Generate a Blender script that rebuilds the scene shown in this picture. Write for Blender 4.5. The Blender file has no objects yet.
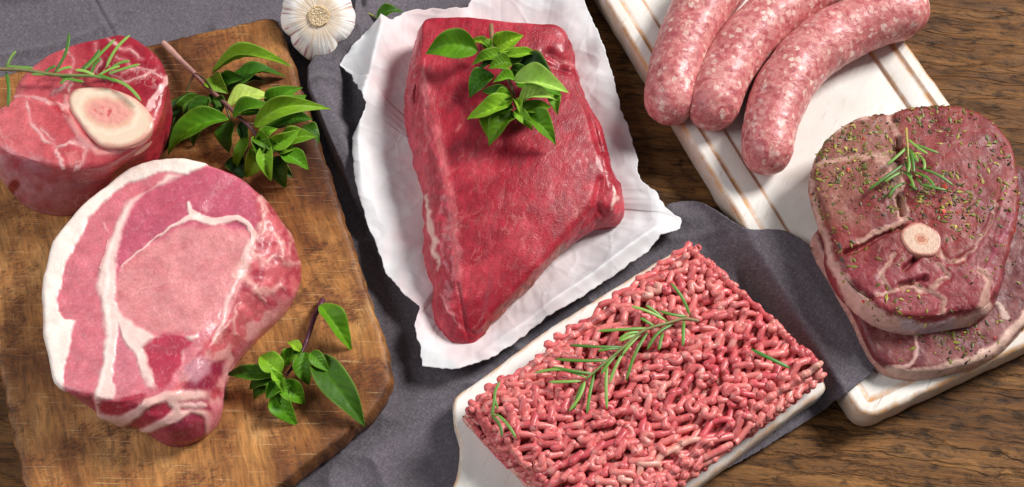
import bpy, math, random
import numpy as np
random.seed(7); RNG = np.random.default_rng(7)
sc = bpy.context.scene
COL = sc.collection
# ------------------------------------------------------------------ camera
W, H = 1024, 487
TILT = math.radians(27); LENS = 50.0; SPAN = 0.717
DIST = SPAN * LENS / 36.0
CAM = np.array([0, -DIST * math.sin(TILT), DIST * math.cos(TILT)])
FW = np.array([0, math.sin(TILT), -math.cos(TILT)])
RT = np.array([1.0, 0, 0]); UP = np.array([0, math.cos(TILT), math.sin(TILT)])
cd = bpy.data.cameras.new('camera'); cam = bpy.data.objects.new('camera', cd); COL.objects.link(cam)
cam.location = CAM; cam.rotation_euler = (TILT, 0, 0)
cd.lens = LENS; cd.sensor_width = 36; cd.clip_start = 0.02; cd.clip_end = 20
sc.camera = cam
# ------------------------------------------------------------------ world and lamp
wd = bpy.data.worlds.new('World'); sc.world = wd; wd.use_nodes = True
bg = wd.node_tree.nodes['Background']
bg.inputs[0].default_value = (0.92, 0.96, 1.0, 1); bg.inputs[1].default_value = 0.155
def area(name, loc, target, size, power, col):
    l = bpy.data.lights.new(name, 'AREA'); l.shape = 'RECTANGLE'; l.size, l.size_y = size
    l.energy = power; l.color = col
    o = bpy.data.objects.new(name, l); COL.objects.link(o); o.location = loc
    from mathutils import Vector
    o.rotation_euler = (Vector(target) - Vector(loc)).to_track_quat('-Z', 'Y').to_euler()
    return o
area('window_lamp', (3.2, 1.95, 3.25), (-0.1, 0, 0), (1.4, 1.4), 362, (1.0, 0.975, 0.94))
area('softbox_lamp', (-1.7, -0.3, 1.5), (0, 0, 0), (1.1, 1.1), 24, (0.98, 0.98, 1.0))
sc.view_settings.view_transform = 'Standard'; sc.view_settings.look = 'None'
sc.view_settings.exposure = 0; sc.view_settings.gamma = 1; sc.view_settings.use_curve_mapping = False
sc.cycles.use_denoising = True
sc.cycles.max_bounces = 8
# ------------------------------------------------------------------ maths helpers
def P(px, py, z):
    px = np.asarray(px, float); py = np.asarray(py, float); z = np.asarray(z, float)
    a = (px - W / 2) / W * 36 / LENS; b = -(py - H / 2) / W * 36 / LENS
    d = FW + a[..., None] * RT + b[..., None] * UP
    t = (z - CAM[2]) / d[..., 2]
    return CAM + t[..., None] * d
def proj(p):
    q = p - CAM; f = q @ FW
    return np.stack([(q @ RT) / f * LENS / 36 * W + W / 2, H / 2 - (q @ UP) / f * LENS / 36 * W], -1)
def S(r, g, b):
    c = np.array([r, g, b], float) / 255
    return np.where(c <= 0.04045, c / 12.92, ((c + 0.055) / 1.055) ** 2.4)
def _h(i, j, k, s):
    n = (i * 374761393 + j * 668265263 + k * 2147483647 + s * 974634777) & 0xffffffff
    n = ((n ^ (n >> 13)) * 1274126177) & 0xffffffff
    n = ((n ^ (n >> 16)) * 2246822519) & 0xffffffff
    return ((n ^ (n >> 15)) & 0xffffff) / float(0xffffff)
def vn(p, s=0):
    p = np.asarray(p, float)
    if p.shape[-1] == 2: p = np.concatenate([p, np.zeros(p.shape[:-1] + (1,))], -1)
    f = np.floor(p); t = p - f; t = t * t * (3 - 2 * t); i = f.astype(np.int64) + 5000
    r = 0
    for a in (0, 1):
        for b in (0, 1):
            for c in (0, 1):
                w = (t[..., 0] if a else 1 - t[..., 0]) * (t[..., 1] if b else 1 - t[..., 1]) * (t[..., 2] if c else 1 - t[..., 2])
                r = r + w * _h(i[..., 0] + a, i[..., 1] + b, i[..., 2] + c, s)
    return r * 2 - 1
def fbm(p, s=0, o=3, g=0.5):
    p = np.asarray(p, float); r = 0; a = 1
    for k in range(o):
        r = r + a * vn(p * (2.03 ** k), s + 17 * k); a *= g
    return r
def ss(a, b, x):
    t = np.clip((x - a) / (b - a + 1e-12), 0, 1); return t * t * (3 - 2 * t)
def mix(a, b, m):
    return a + (b - a) * m[..., None]
def dline(p, pts):
    """distance to a polyline (points may carry a width) -> distance, width there"""
    pts = np.asarray(pts, float); best = np.full(p.shape[:-1], 1e9); w = np.zeros(p.shape[:-1])
    for a, b in zip(pts[:-1], pts[1:]):
        ab = b[:2] - a[:2]; t = np.clip(((p - a[:2]) @ ab) / (ab @ ab + 1e-9), 0, 1)
        d = np.linalg.norm(p - (a[:2] + t[..., None] * ab), axis=-1)
        m = d < best; best = np.where(m, d, best)
        if pts.shape[1] > 2: w = np.where(m, a[2] + (b[2] - a[2]) * t, w)
    return best, w
def sdpoly(p, poly):
    """signed distance, positive inside"""
    poly = np.asarray(poly, float)[:, :2]; q = np.vstack([poly, poly[:1]])
    d, _ = dline(p, q); ins = np.zeros(p.shape[:-1], bool)
    for a, b in zip(q[:-1], q[1:]):
        c = (a[1] > p[..., 1]) != (b[1] > p[..., 1])
        x = a[0] + (p[..., 1] - a[1]) * (b[0] - a[0]) / (b[1] - a[1] + 1e-12)
        ins ^= c & (p[..., 0] < x)
    return np.where(ins, d, -d)
def smooth_curve(pts, n, closed=True, lin=False):
    pts = np.asarray(pts, float); m = len(pts); out = []
    ks = range(m if closed else m - 1); sub = 24
    for k in ks:
        if closed: p0, p1, p2, p3 = (pts[(k + j) % m] for j in (-1, 0, 1, 2))
        else: p0, p1, p2, p3 = pts[max(k - 1, 0)], pts[k], pts[k + 1], pts[min(k + 2, m - 1)]
        t = np.linspace(0, 1, sub, endpoint=False)[:, None]
        if lin: out.append(p1 + (p2 - p1) * t)
        else:
            l1 = np.linalg.norm((p2 - p1)[:2]) + 1e-9
            l0 = np.linalg.norm((p1 - p0)[:2]) + 1e-9; l2 = np.linalg.norm((p3 - p2)[:2]) + 1e-9
            m1 = (p2 - p0) / (l0 + l1) * l1; m2 = (p3 - p1) / (l1 + l2) * l1
            out.append((2*t**3-3*t**2+1)*p1 + (t**3-2*t**2+t)*m1 + (-2*t**3+3*t**2)*p2 + (t**3-t**2)*m2)
    c = np.vstack(out); c = np.vstack([c, pts[:1] if closed else pts[-1:]])
    L = np.concatenate([[0], np.cumsum(np.linalg.norm(np.diff(c[:, :2], axis=0), axis=1))])
    s = np.linspace(0, L[-1], n, endpoint=not closed)
    return np.stack([np.interp(s, L, c[:, k]) for k in range(c.shape[1])], 1)
# ------------------------------------------------------------------ object helpers
def wl(o):
    l = np.zeros(3)
    while o is not None: l = l + np.array(o.location); o = o.parent
    return l
def thing(name, label, cat, loc, group=None):
    o = bpy.data.objects.new(name, None); COL.objects.link(o); o.location = loc; o.empty_display_size = 0.01
    o['label'] = label; o['category'] = cat
    if group: o['group'] = group
    return o
def tag(o, label, cat, group=None):
    o['label'] = label; o['category'] = cat
    if group: o['group'] = group
    return o
def mesh(name, V, quads, mat, parent=None, col=None, ngons=(), loc=None, smooth=True):
    V = np.asarray(V, float).reshape(-1, 3); org = wl(parent) if parent is not None else (np.asarray(loc, float) if loc is not None else np.zeros(3))
    me = bpy.data.meshes.new(name); me.vertices.add(len(V)); me.vertices.foreach_set('co', (V - org).ravel())
    quads = np.asarray(quads, np.int32)
    lens = np.concatenate([np.full(len(quads), quads.shape[1] if len(quads) else 4, np.int32), np.array([len(n) for n in ngons], np.int32)])
    idx = np.concatenate([quads.ravel()] + [np.asarray(n, np.int32) for n in ngons]).astype(np.int32)
    me.loops.add(len(idx)); me.loops.foreach_set('vertex_index', idx)
    me.polygons.add(len(lens)); me.polygons.foreach_set('loop_start', np.concatenate([[0], np.cumsum(lens)[:-1]]).astype(np.int32))
    me.polygons.foreach_set('loop_total', lens)
    me.polygons.foreach_set('use_smooth', np.full(len(lens), smooth))
    me.update(calc_edges=True); me.validate()
    if col is not None:
        c = np.asarray(col, float).reshape(-1, col.shape[-1])
        if c.shape[1] == 3: c = np.hstack([c, np.zeros((len(c), 1))])
        at = me.color_attributes.new('Col', 'FLOAT_COLOR', 'POINT'); at.data.foreach_set('color', np.clip(c, 0, 1).astype(np.float32).ravel())
    me.materials.append(mat)
    o = bpy.data.objects.new(name, me); COL.objects.link(o)
    if parent is not None: o.parent = parent
    elif loc is not None: o.location = loc
    return o
def gq(r, c, wrap, base=0):
    i = np.arange(r - 1)[:, None]; j = np.arange(c if wrap else c - 1)[None]
    k = (j + 1) % c
    return (np.stack([i * c + j, i * c + k, (i + 1) * c + k, (i + 1) * c + j], -1).reshape(-1, 4) + base)
def gridmesh(name, G, mat, parent=None, col=None, wrap=True, cap0=False, cap1=False, flip=False, loc=None):
    r, c = G.shape[:2]; q = gq(r, c, wrap); ng = []
    if cap0: ng.append(list(range(c))[::-1])
    if cap1: ng.append(list(range((r - 1) * c, r * c)))
    if flip: q = q[:, ::-1]; ng = [n[::-1] for n in ng]
    return mesh(name, G, q, mat, parent, None if col is None else col.reshape(r * c, -1), ng, loc)
def gnormals(G, wrap=True):
    if wrap: du = np.roll(G, -1, 1) - np.roll(G, 1, 1)
    else: du = np.gradient(G, axis=1)
    dv = np.gradient(G, axis=0); n = np.cross(dv, du)
    return n / (np.linalg.norm(n, axis=-1, keepdims=True) + 1e-12)
def solid(o, t, off=0):
    m = o.modifiers.new('thickness', 'SOLIDIFY'); m.thickness = t; m.offset = off
def onormals(o2):
    """outward xy normals of a closed outline"""
    t = np.roll(o2, -1, 0) - np.roll(o2, 1, 0); n = np.stack([t[:, 1], -t[:, 0]], 1)
    n /= np.linalg.norm(n, axis=1, keepdims=True) + 1e-12
    area = 0.5 * np.sum(o2[:, 0] * np.roll(o2[:, 1], -1) - np.roll(o2[:, 0], -1) * o2[:, 1])
    return n if area > 0 else -n
def tube(path, rad, sides=8, flat=1.0, upv=(0, 0, 1)):
    """rings of a tapered tube along path -> grid (n, sides, 3)"""
    path = np.asarray(path, float); t = np.gradient(path, axis=0); t /= np.linalg.norm(t, axis=1, keepdims=True) + 1e-12
    u = np.broadcast_to(np.asarray(upv, float), t.shape); a = np.cross(t, u); a /= np.linalg.norm(a, axis=1, keepdims=True) + 1e-9
    b = np.cross(a, t); th = np.linspace(0, 2 * np.pi, sides, endpoint=False)
    rad = np.broadcast_to(np.asarray(rad, float), (len(path),))
    return path[:, None] + rad[:, None, None] * (np.cos(th)[None, :, None] * a[:, None] + flat * np.sin(th)[None, :, None] * b[:, None])
# ------------------------------------------------------------------ material helpers
class NT:
    def __init__(s, name):
        s.m = bpy.data.materials.new(name); s.m.use_nodes = True; s.t = s.m.node_tree; s.n = s.t.nodes
        s.b = s.n['Principled BSDF']
    def link(s, a, b): s.t.links.new(a, b)
    def put(s, sock, v):
        if isinstance(v, bpy.types.NodeSocket): s.link(v, sock)
        elif hasattr(v, '__len__') and len(v) == 3 and sock.type == 'RGBA': sock.default_value = (*v, 1)
        else: sock.default_value = v
    def coord(s, scale=(1, 1, 1), rot=0.0):
        c = s.n.new('ShaderNodeTexCoord'); m = s.n.new('ShaderNodeMapping'); s.link(c.outputs['Object'], m.inputs[0])
        if not rot: m.inputs['Scale'].default_value = scale; return m.outputs[0]
        m.inputs['Rotation'].default_value = (0, 0, rot)
        k = s.n.new('ShaderNodeMapping'); k.inputs['Scale'].default_value = scale; s.link(m.outputs[0], k.inputs[0]); return k.outputs[0]
    def noise(s, v, scale, detail=3, rough=0.55, dist=0.0, out=0):
        n = s.n.new('ShaderNodeTexNoise'); s.link(v, n.inputs['Vector']); n.inputs['Scale'].default_value = scale
        n.inputs['Detail'].default_value = detail; n.inputs['Roughness'].default_value = rough; n.inputs['Distortion'].default_value = dist
        return n.outputs[out]
    def vor(s, v, scale, feature='F1', out='Distance', rnd=1.0):
        n = s.n.new('ShaderNodeTexVoronoi'); n.feature = feature; s.link(v, n.inputs['Vector']); n.inputs['Scale'].default_value = scale
        n.inputs['Randomness'].default_value = rnd
        return n.outputs[out]
    def ramp(s, v, stops):
        r = s.n.new('ShaderNodeValToRGB'); s.link(v, r.inputs[0]); e = r.color_ramp.elements
        while len(e) < len(stops): e.new(0.5)
        for k, (p, c) in zip(e, stops):
            k.position = p; k.color = (*c, 1) if hasattr(c, '__len__') else (c, c, c, 1)
        return r.outputs[0]
    def mr(s, v, a, b, c, d):
        m = s.n.new('ShaderNodeMapRange'); m.clamp = True; s.link(v, m.inputs[0])
        for k, x in zip((1, 2, 3, 4), (a, b, c, d)): m.inputs[k].default_value = x
        return m.outputs[0]
    def math(s, op, a, b=0.0):
        m = s.n.new('ShaderNodeMath'); m.operation = op; s.put(m.inputs[0], a); s.put(m.inputs[1], b); return m.outputs[0]
    def mix(s, f, a, b, mode='MIX'):
        m = s.n.new('ShaderNodeMix'); m.data_type = 'RGBA'; m.blend_type = mode
        s.put(m.inputs[0], f); s.put(m.inputs[6], a); s.put(m.inputs[7], b); return m.outputs[2]
    def vadd(s, v, w, k):
        a = s.n.new('ShaderNodeVectorMath'); a.operation = 'MULTIPLY_ADD'; s.link(w, a.inputs[0])
        a.inputs[1].default_value = (k, k, k); s.link(v, a.inputs[2]); return a.outputs[0]
    def attr(s, name='Col'):
        a = s.n.new('ShaderNodeVertexColor'); a.layer_name = name; return a
    def bump(s, h, strength, dist, prev=None):
        b = s.n.new('ShaderNodeBump'); b.inputs['Strength'].default_value = strength; b.inputs['Distance'].default_value = dist
        s.link(h, b.inputs['Height'])
        if prev is not None: s.link(prev, b.inputs['Normal'])
        return b.outputs[0]
    def done(s, base, rough=0.5, normal=None, **kw):
        s.put(s.b.inputs['Base Color'], base); s.put(s.b.inputs['Roughness'], rough)
        if normal is not None: s.link(normal, s.b.inputs['Normal'])
        for k, v in kw.items(): s.put(s.b.inputs[k.replace('_', ' ')], v)
        return s.m
def sss(n, w, scale=0.004, rad=(1, 0.35, 0.25)):
    n.b.inputs['Subsurface Weight'].default_value = w; n.b.inputs['Subsurface Scale'].default_value = scale
    n.b.inputs['Subsurface Radius'].default_value = rad
def meat_mat(name, fatc, grain=700, amp=0.16, marble=0.0, mscale=90, bump=0.35, rough=(0.25, 0.5), sw=0.12, streak=None, coat=0.25, mdir=0.0, sat=(1.03, 0.98), spec=0.42):
    n = NT(name); v = n.coord(); a = n.attr()
    f1 = n.noise(v, grain, 4, 0.6); f2 = n.noise(v, 90, 3)
    base = n.mix(n.mr(a.outputs[1], 0, 1, 1, 0.2), a.outputs[0], n.ramp(f1, [(0.3, (1 - 1.3 * amp, 1 - 1.9 * amp, 1 - 1.9 * amp)), (0.5, (1, 1, 1)), (0.7, (1 + 1.1 * amp, 1 + 1.9 * amp, 1 + 1.9 * amp))]), 'MULTIPLY')
    base = n.mix(n.mr(a.outputs[1], 0, 1, 1, 0.25), base, n.ramp(f2, [(0.3, (0.90, 0.86, 0.86)), (0.7, (1.08, 1.12, 1.12))]), 'MULTIPLY')
    hgt = f1
    if streak:
        sv = n.coord((1, streak[1], 1), streak[0]); sn = n.noise(sv, streak[2], 3, 0.6, 0.6)
        base = n.mix(1.0, base, n.ramp(sn, [(0.3, (0.86, 0.82, 0.82)), (0.7, (1.1, 1.14, 1.14))]), 'MULTIPLY')
        hgt = n.math('ADD', f1, n.math('MULTIPLY', sn, 0.8))
    if marble:
        wv = n.vadd(n.coord((1, 0.45, 1), mdir), n.noise(v, 110, 3, 0.6, 0, 1), 0.012)
        e = n.vor(wv, mscale, 'DISTANCE_TO_EDGE'); m = n.mr(e, 0.0, 0.07, 1, 0)
        k = n.mr(n.noise(v, 38, 3), 0.52, 0.66, 0, 1)
        inv = n.math('SUBTRACT', 1.0, a.outputs[1])
        base = n.mix(n.math('MULTIPLY', n.math('MULTIPLY', n.math('MULTIPLY', m, k), marble), inv), base, fatc)
    nb = n.bump(n.noise(v, 150, 2), bump * 0.22, 0.0009); nb = n.bump(hgt, bump * 1.2, 0.0006, nb); nb = n.bump(n.noise(v, 1100, 2), bump * 1.5, 0.0005, nb)
    r = n.mr(n.noise(v, 240, 3), 0.35, 0.65, rough[0], rough[1])
    sss(n, sw)
    hs = n.n.new('ShaderNodeHueSaturation'); hs.inputs['Saturation'].default_value = sat[0]; hs.inputs['Value'].default_value = sat[1]; n.link(base, hs.inputs['Color'])
    return n.done(hs.outputs[0], r, nb, Coat_Weight=coat * 0.7, Coat_Roughness=0.16, Specular_IOR_Level=spec)
def plain(name, c, rough=0.5, **kw):
    n = NT(name); v = n.coord(); f = n.noise(v, 400, 3)
    return n.done(n.mix(1.0, c, n.ramp(f, [(0.3, 0.85), (0.7, 1.12)]), 'MULTIPLY'), rough, n.bump(f, 0.2, 0.0005), **kw)
# ------------------------------------------------------------------ setting: wooden table top
def m_table():
    n = NT('old_brown_wood'); v = n.coord((1, 1, 1), math.radians(6))
    wv = n.vadd(v, n.noise(v, 8, 4, 0.55, 0, 1), 0.014)
    def sc2(k):
        m = n.n.new('ShaderNodeMapping'); m.inputs['Scale'].default_value = k; n.link(wv, m.inputs[0]); return m.outputs[0]
    g1 = n.noise(sc2((3.5, 42, 20)), 1, 7, 0.66, 0.5); g2 = n.noise(sc2((22, 420, 20)), 1, 5, 0.7)
    g3 = n.noise(sc2((70, 190, 20)), 1, 5, 0.65, 0.6); big = n.noise(v, 6, 3)
    c = n.ramp(g1, [(0.25, S(62, 38, 19)), (0.45, S(108, 71, 37)), (0.6, S(136, 94, 52)), (0.78, S(166, 122, 74))])
    c = n.mix(1.0, c, n.ramp(g2, [(0.3, 0.45), (0.62, 1.18)]), 'MULTIPLY')
    c = n.mix(1.0, c, n.ramp(g3, [(0.34, 0.26), (0.5, 1.02), (0.7, 1.28)]), 'MULTIPLY')
    c = n.mix(1.0, c, n.ramp(big, [(0.3, 0.72), (0.7, 1.12)]), 'MULTIPLY')
    crack = n.mr(n.math('ABSOLUTE', n.math('SUBTRACT', n.noise(sc2((4, 26, 20)), 1, 4, 0.55, 0.3), 0.46)), 0.0, 0.010, 0, 1)
    ve = n.vor(n.vadd(sc2((9, 85, 20)), n.noise(sc2((30, 120, 20)), 1, 4, 0.6, 0, 1), 0.9), 1.0, 'DISTANCE_TO_EDGE')
    ck = n.math('MULTIPLY', n.mr(ve, 0.0, 0.07, 1, 0), n.mr(n.noise(sc2((5, 22, 20)), 1, 3), 0.44, 0.6, 0, 0.5))
    ck = n.math('MAXIMUM', ck, n.math('MULTIPLY', n.math('SUBTRACT', 1.0, crack), 0.3))
    c = n.mix(ck, c, S(24, 15, 8))
    nb = n.bump(g1, 0.5, 0.004); nb = n.bump(g2, 0.6, 0.0015, nb); nb = n.bump(g3, 0.5, 0.002, nb); nb = n.bump(n.math('SUBTRACT', 1.0, ck), 0.8, 0.002, nb)
    return n.done(c, n.mr(g2, 0.3, 0.7, 0.5, 0.8), nb, Specular_IOR_Level=0.25)
xs = np.linspace(-0.85, 0.85, 420); ys = np.linspace(-0.6, 0.6, 420)
X, Y = np.meshgrid(xs, ys); q = np.stack([X * 5 + 0.5 * vn(np.stack([X * 6, Y * 6], -1), 3), Y * 55 - X * 6 + 1.6 * vn(np.stack([X * 7, Y * 7], -1), 4)], -1)
Z = -0.0022 + 0.0016 * fbm(q, 9, 4)
Z = np.minimum(Z, -0.0004)
top = np.stack([X, Y, Z], -1)
o = gridmesh('tabletop', top, m_table(), wrap=False); o['kind'] = 'structure'
# ------------------------------------------------------------------ white painted board (right), its frame first: others lie on it
WB_T, WB_Z0 = 0.0225, 0.0008
pL = P([606, 724, 843], [0, 200, 387], WB_T)[:, :2]; pB = P([897, 1024], [408, 345], WB_T)[:, :2]; pR = P([908, 950], [45, 103], WB_T)[:, :2]
e2 = (pL[2] - pL[0]); e2 /= np.linalg.norm(e2); e1 = np.array([-e2[1], e2[0]])
WBx0 = np.mean(pL @ e1); WBx1 = np.mean(pR @ e1); WBy1 = np.mean(pB @ e2); WBy0 = WBy1 - 0.42
if WBx1 < WBx0: e1 = -e1; WBx0, WBx1 = -WBx0, -WBx1
WBc = e1 * (WBx0 + WBx1) / 2 + e2 * (WBy0 + WBy1) / 2; WBa = (WBx1 - WBx0) / 2; WBb = (WBy1 - WBy0) / 2
def wb_sd(xy):
    q = np.abs(np.stack([(xy - WBc) @ e1, (xy - WBc) @ e2], -1)) - np.array([WBa, WBb])
    return -(np.linalg.norm(np.maximum(q, 0), axis=-1) + np.minimum(q.max(-1), 0))
def m_white(name, wornk):
    n = NT(name); v = n.coord(); a = n.attr()
    g = n.noise(v, 60, 4, 0.6); s1 = n.noise(n.coord((1, 0.12, 1), -math.atan2(e2[0], e2[1])), 420, 4, 0.65)
    c = n.ramp(n.noise(v, 22, 4), [(0.3, S(214, 210, 202)), (0.7, S(236, 233, 228))])
    c = n.mix(n.mr(s1, 0.58, 0.74, 0, 0.45), c, S(172, 156, 136))
    sc_ = n.noise(n.coord((1, 0.03, 1), 0.6), 900, 2, 0.5); c = n.mix(n.math('MULTIPLY', n.mr(sc_, 0.66, 0.74, 0, 0.6), n.mr(n.noise(v, 14), 0.48, 0.6, 0, 1)), c, S(120, 112, 106))
    worn = n.math('MULTIPLY', a.outputs[0], n.mr(n.math('ADD', n.math('MULTIPLY', g, 0.6), n.math('MULTIPLY', s1, 0.4)), 0.40 - 0.1 * wornk, 0.56, 0, 1))
    c = n.mix(worn, c, n.ramp(s1, [(0.3, S(164, 104, 54)), (0.7, S(212, 160, 100))]))
    patch = n.mr(n.noise(v, 38, 6, 0.75), 0.58, 0.68, 0, 0.35 * wornk)
    c = n.mix(patch, c, S(196, 186, 170))
    spots = n.mr(n.vor(v, 55), 0.0, 0.03, 1, 0)
    c = n.mix(n.math('MULTIPLY', spots, n.mr(n.noise(v, 18), 0.52, 0.6, 0, 0.7)), c, S(90, 70, 50))
    nb = n.bump(n.math('ADD', s1, worn), 0.25, 0.0006)
    return n.done(c, n.mr(g, 0.3, 0.7, 0.38, 0.6), nb, Specular_IOR_Level=0.4)
def rrect(a, b, r, n=40, m=10):
    pts = []
    for sx, sy, a0 in ((1, 1, 0), (-1, 1, 90), (-1, -1, 180), (1, -1, 270)):
        for k in range(m):
            t = math.radians(a0 + 90 * k / (m - 1)); pts.append((sx * (a - r) + r * math.cos(t), sy * (b - r) + r * math.sin(t)))
    out = []
    N = len(pts)
    for k in range(N):
        p, q = np.array(pts[k]), np.array(pts[(k + 1) % N]); sub = n if k % m == m - 1 else 1
        for j in range(sub): out.append(p + (q - p) * j / sub)
    return np.array(out)
#        inset      z          worn
prof = [(0.0015, 0.0, 0.2), (0.0, 0.002, 0.5), (0.0, 0.012, 0.55), (0.0, 0.0195, 0.6), (0.0006, 0.0214, 1.0), (0.0020, 0.0224, 0.7), (0.0035, 0.0225, 0.1),
        (0.0086, 0.0225, 0.05), (0.0096, 0.0224, 0.9), (0.0106, 0.0213, 1.0), (0.0124, 0.0211, 0.75), (0.0140, 0.0212, 0.1), (0.0200, 0.0208, 0.05), (0.0250, 0.0202, 0.1), (0.0262, 0.0198, 0.7), (0.0270, 0.0185, 1.0), (0.0278, 0.0181, 0.8), (0.0295, 0.0181, 0.0), (0.05, 0.0181, 0.0)]
rings = []; wear = []
for ins, z, wv in prof:
    r2 = rrect(WBa - ins, WBb - ins, max(0.012 - ins, 0.0006)); xy = WBc + r2[:, :1] * e1 + r2[:, 1:] * e2
    xy = xy + (0.0005 if ins < 0.004 else 0.0002) * np.stack([vn(xy * 180, 5), vn(xy * 180, 6)], -1)
    rings.append(np.concatenate([xy, np.full((len(xy), 1), z + WB_Z0)], 1)); wear.append(np.full((len(xy), 3), wv))
MW = m_white('white_worn_paint', 1.0)
PANEL = 0.0181 + WB_Z0
ta = thing('serving_board', 'large white distressed serving board with moulded rim, under the sausages and steaks', 'board', (*WBc, WB_Z0))
gridmesh('board_panel', np.array(rings), MW, ta, np.array(wear), cap0=True, cap1=True)
# ------------------------------------------------------------------ linen cloth
MB_Z = 0.0195        # mince board top
FOLD = [(358, 2), (357, 30), (345, 44), (325, 56), (311, 78), (312, 98), (322, 122), (334, 152), (350, 184), (362, 215)]
def cloth_z(xy):
    px = proj(np.concatenate([xy, np.full(xy.shape[:-1] + (1,), 0.005)], -1))
    z = 0.0026 + 0.0013 * fbm(xy * 16, 21, 2) + 0.0004 * fbm(xy * 70, 22, 3)
    d, _ = dline(px, FOLD); F = np.asarray(FOLD, float); o = np.argsort(F[:, 1])
    xf = np.interp(px[..., 1], F[o, 1], F[o, 0]); yf = np.where(px[..., 1] < 60, (px[..., 1] - 40) + (px[..., 0] - 357) * 0.4, 9)
    right = (px[..., 0] > xf)
    fade = ss(225, 150, px[..., 1]) * ss(-30, 10, px[..., 1])
    hill = np.where(right, np.exp(-(np.maximum(d - 7, 0) / 26) ** 2), ss(-5, 0, -d))
    z = z + 0.019 * hill * fade
    d2, _ = dline(px, [(352, 70), (350, 120), (372, 180)]); z = z - 0.0045 * np.exp(-(d2 / 9) ** 2) * fade
    d3, _ = dline(px, [(92, -5), (113, 33), (125, 60)]); z = z - 0.0010 * np.exp(-(d3 / 1.8) ** 2) + 0.0012 * np.exp(-((d3 - 4) / 4) ** 2)
    d4, _ = dline(px, [(362, -10), (363, 16)]); z = z - 0.004 * np.exp(-(d4 / 4) ** 2)
    wr = 1 - np.abs(fbm(np.stack([xy[..., 0] * 11 + xy[..., 1] * 5, xy[..., 1] * 15 - xy[..., 0] * 6], -1), 24, 2)) * 2.2
    z = z + 0.0042 * np.clip(wr, 0, 1) ** 2
    d7, _ = dline(px, [(900, 330), (851, 383), (817, 408), (700, 480)]); z = z - 0.0007 * np.exp(-((d7 - 9) / 1.3) ** 2)
    # soft roll beside the white board
    d5, _ = dline(px, [(672, 214), (700, 218), (722, 232), (742, 262)]); z = z + 0.009 * np.exp(-(d5 / 17) ** 2) 
    d6, _ = dline(px, [(738, 262), (752, 243), (778, 236)]); z = z - 0.004 * np.exp(-(d6 / 8) ** 2)
    sd = wb_sd(xy); up = WB_T + WB_Z0 + 0.0022
    z = z + (up - z) * ss(-0.017, 0.001, sd)
    z = z + 0.0012 * np.exp(-((sd - 0.02) / 0.006) ** 2) * ss(240, 300, px[..., 1])
    return z
def settle(pts, fz, off=0.0, it=6):
    pts = np.asarray(pts, float); z = np.full(len(pts), 0.004)
    for _ in range(it): z = fz(P(pts[:, 0], pts[:, 1], z)[:, :2]) + off
    return P(pts[:, 0], pts[:, 1], z)
NU, NV = 430, 330
topb = [(-130, -95), (150, -98), (560, -100)]
right = [(560, -100), (566, 20), (585, 110), (628, 200), (655, 210), (673, 203), (688, 201), (703, 203), (731, 220), (748, 229), (768, 229), (788, 232), (808, 245), (829, 275), (853, 312), (879, 352)]
bot = [(205, 600), (480, 585), (620, 545), (700, 484), (760, 450), (817, 414), (853, 388), (877, 366), (879, 352)]
left = [(-130, -95), (0, 180), (120, 420), (205, 600)]
def edge(pts, n): return settle(smooth_curve(pts, n, False), cloth_z)[:, :2]
eT, eB, eL, eR = edge(topb, NU), edge(bot, NU), edge(left, NV), edge(right, NV)
u = np.linspace(0, 1, NU)[None, :, None]; v = np.linspace(0, 1, NV)[:, None, None]
XY = (1 - v) * eT[None] + v * eB[None] + (1 - u) * eL[:, None] + u * eR[:, None] - ((1 - u) * (1 - v) * eT[0] + u * (1 - v) * eT[-1] + (1 - u) * v * eB[0] + u * v * eB[-1])
XY = XY + 0.0004 * np.stack([vn(XY * 500, 71), vn(XY * 500, 72)], -1)
G = np.concatenate([XY, cloth_z(XY)[..., None]], -1)
n = NT('grey_linen'); vv = n.coord((1, 1, 1), math.radians(28))
def st(k):
    m = n.n.new('ShaderNodeMapping'); m.inputs['Scale'].default_value = k; n.link(vv, m.inputs[0]); return m.outputs[0]
wa = n.noise(st((1200, 260, 100)), 1, 3, 0.6); wb = n.noise(st((260, 1200, 100)), 1, 3, 0.6)
we = n.math('ADD', wa, wb)
c = n.ramp(n.math('MULTIPLY', we, 0.5), [(0.32, S(76, 70, 76)), (0.5, S(95, 89, 96)), (0.68, S(120, 114, 120))])
c = n.mix(1.0, c, n.ramp(n.noise(vv, 14, 3), [(0.3, 0.88), (0.7, 1.1)]), 'MULTIPLY')
MC = n.done(c, 0.9, n.bump(n.noise(vv, 70, 3), 0.25, 0.0015, n.bump(we, 0.5, 0.0006)), Specular_IOR_Level=0.15, Sheen_Weight=0.15)
o = gridmesh('linen_cloth', G, MC, wrap=False, flip=True, loc=(0, 0, 0.002))
solid(o, 0.0007, -1); tag(o, 'crumpled dark grey linen cloth spread under the boards, garlic and paper', 'cloth')
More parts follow.
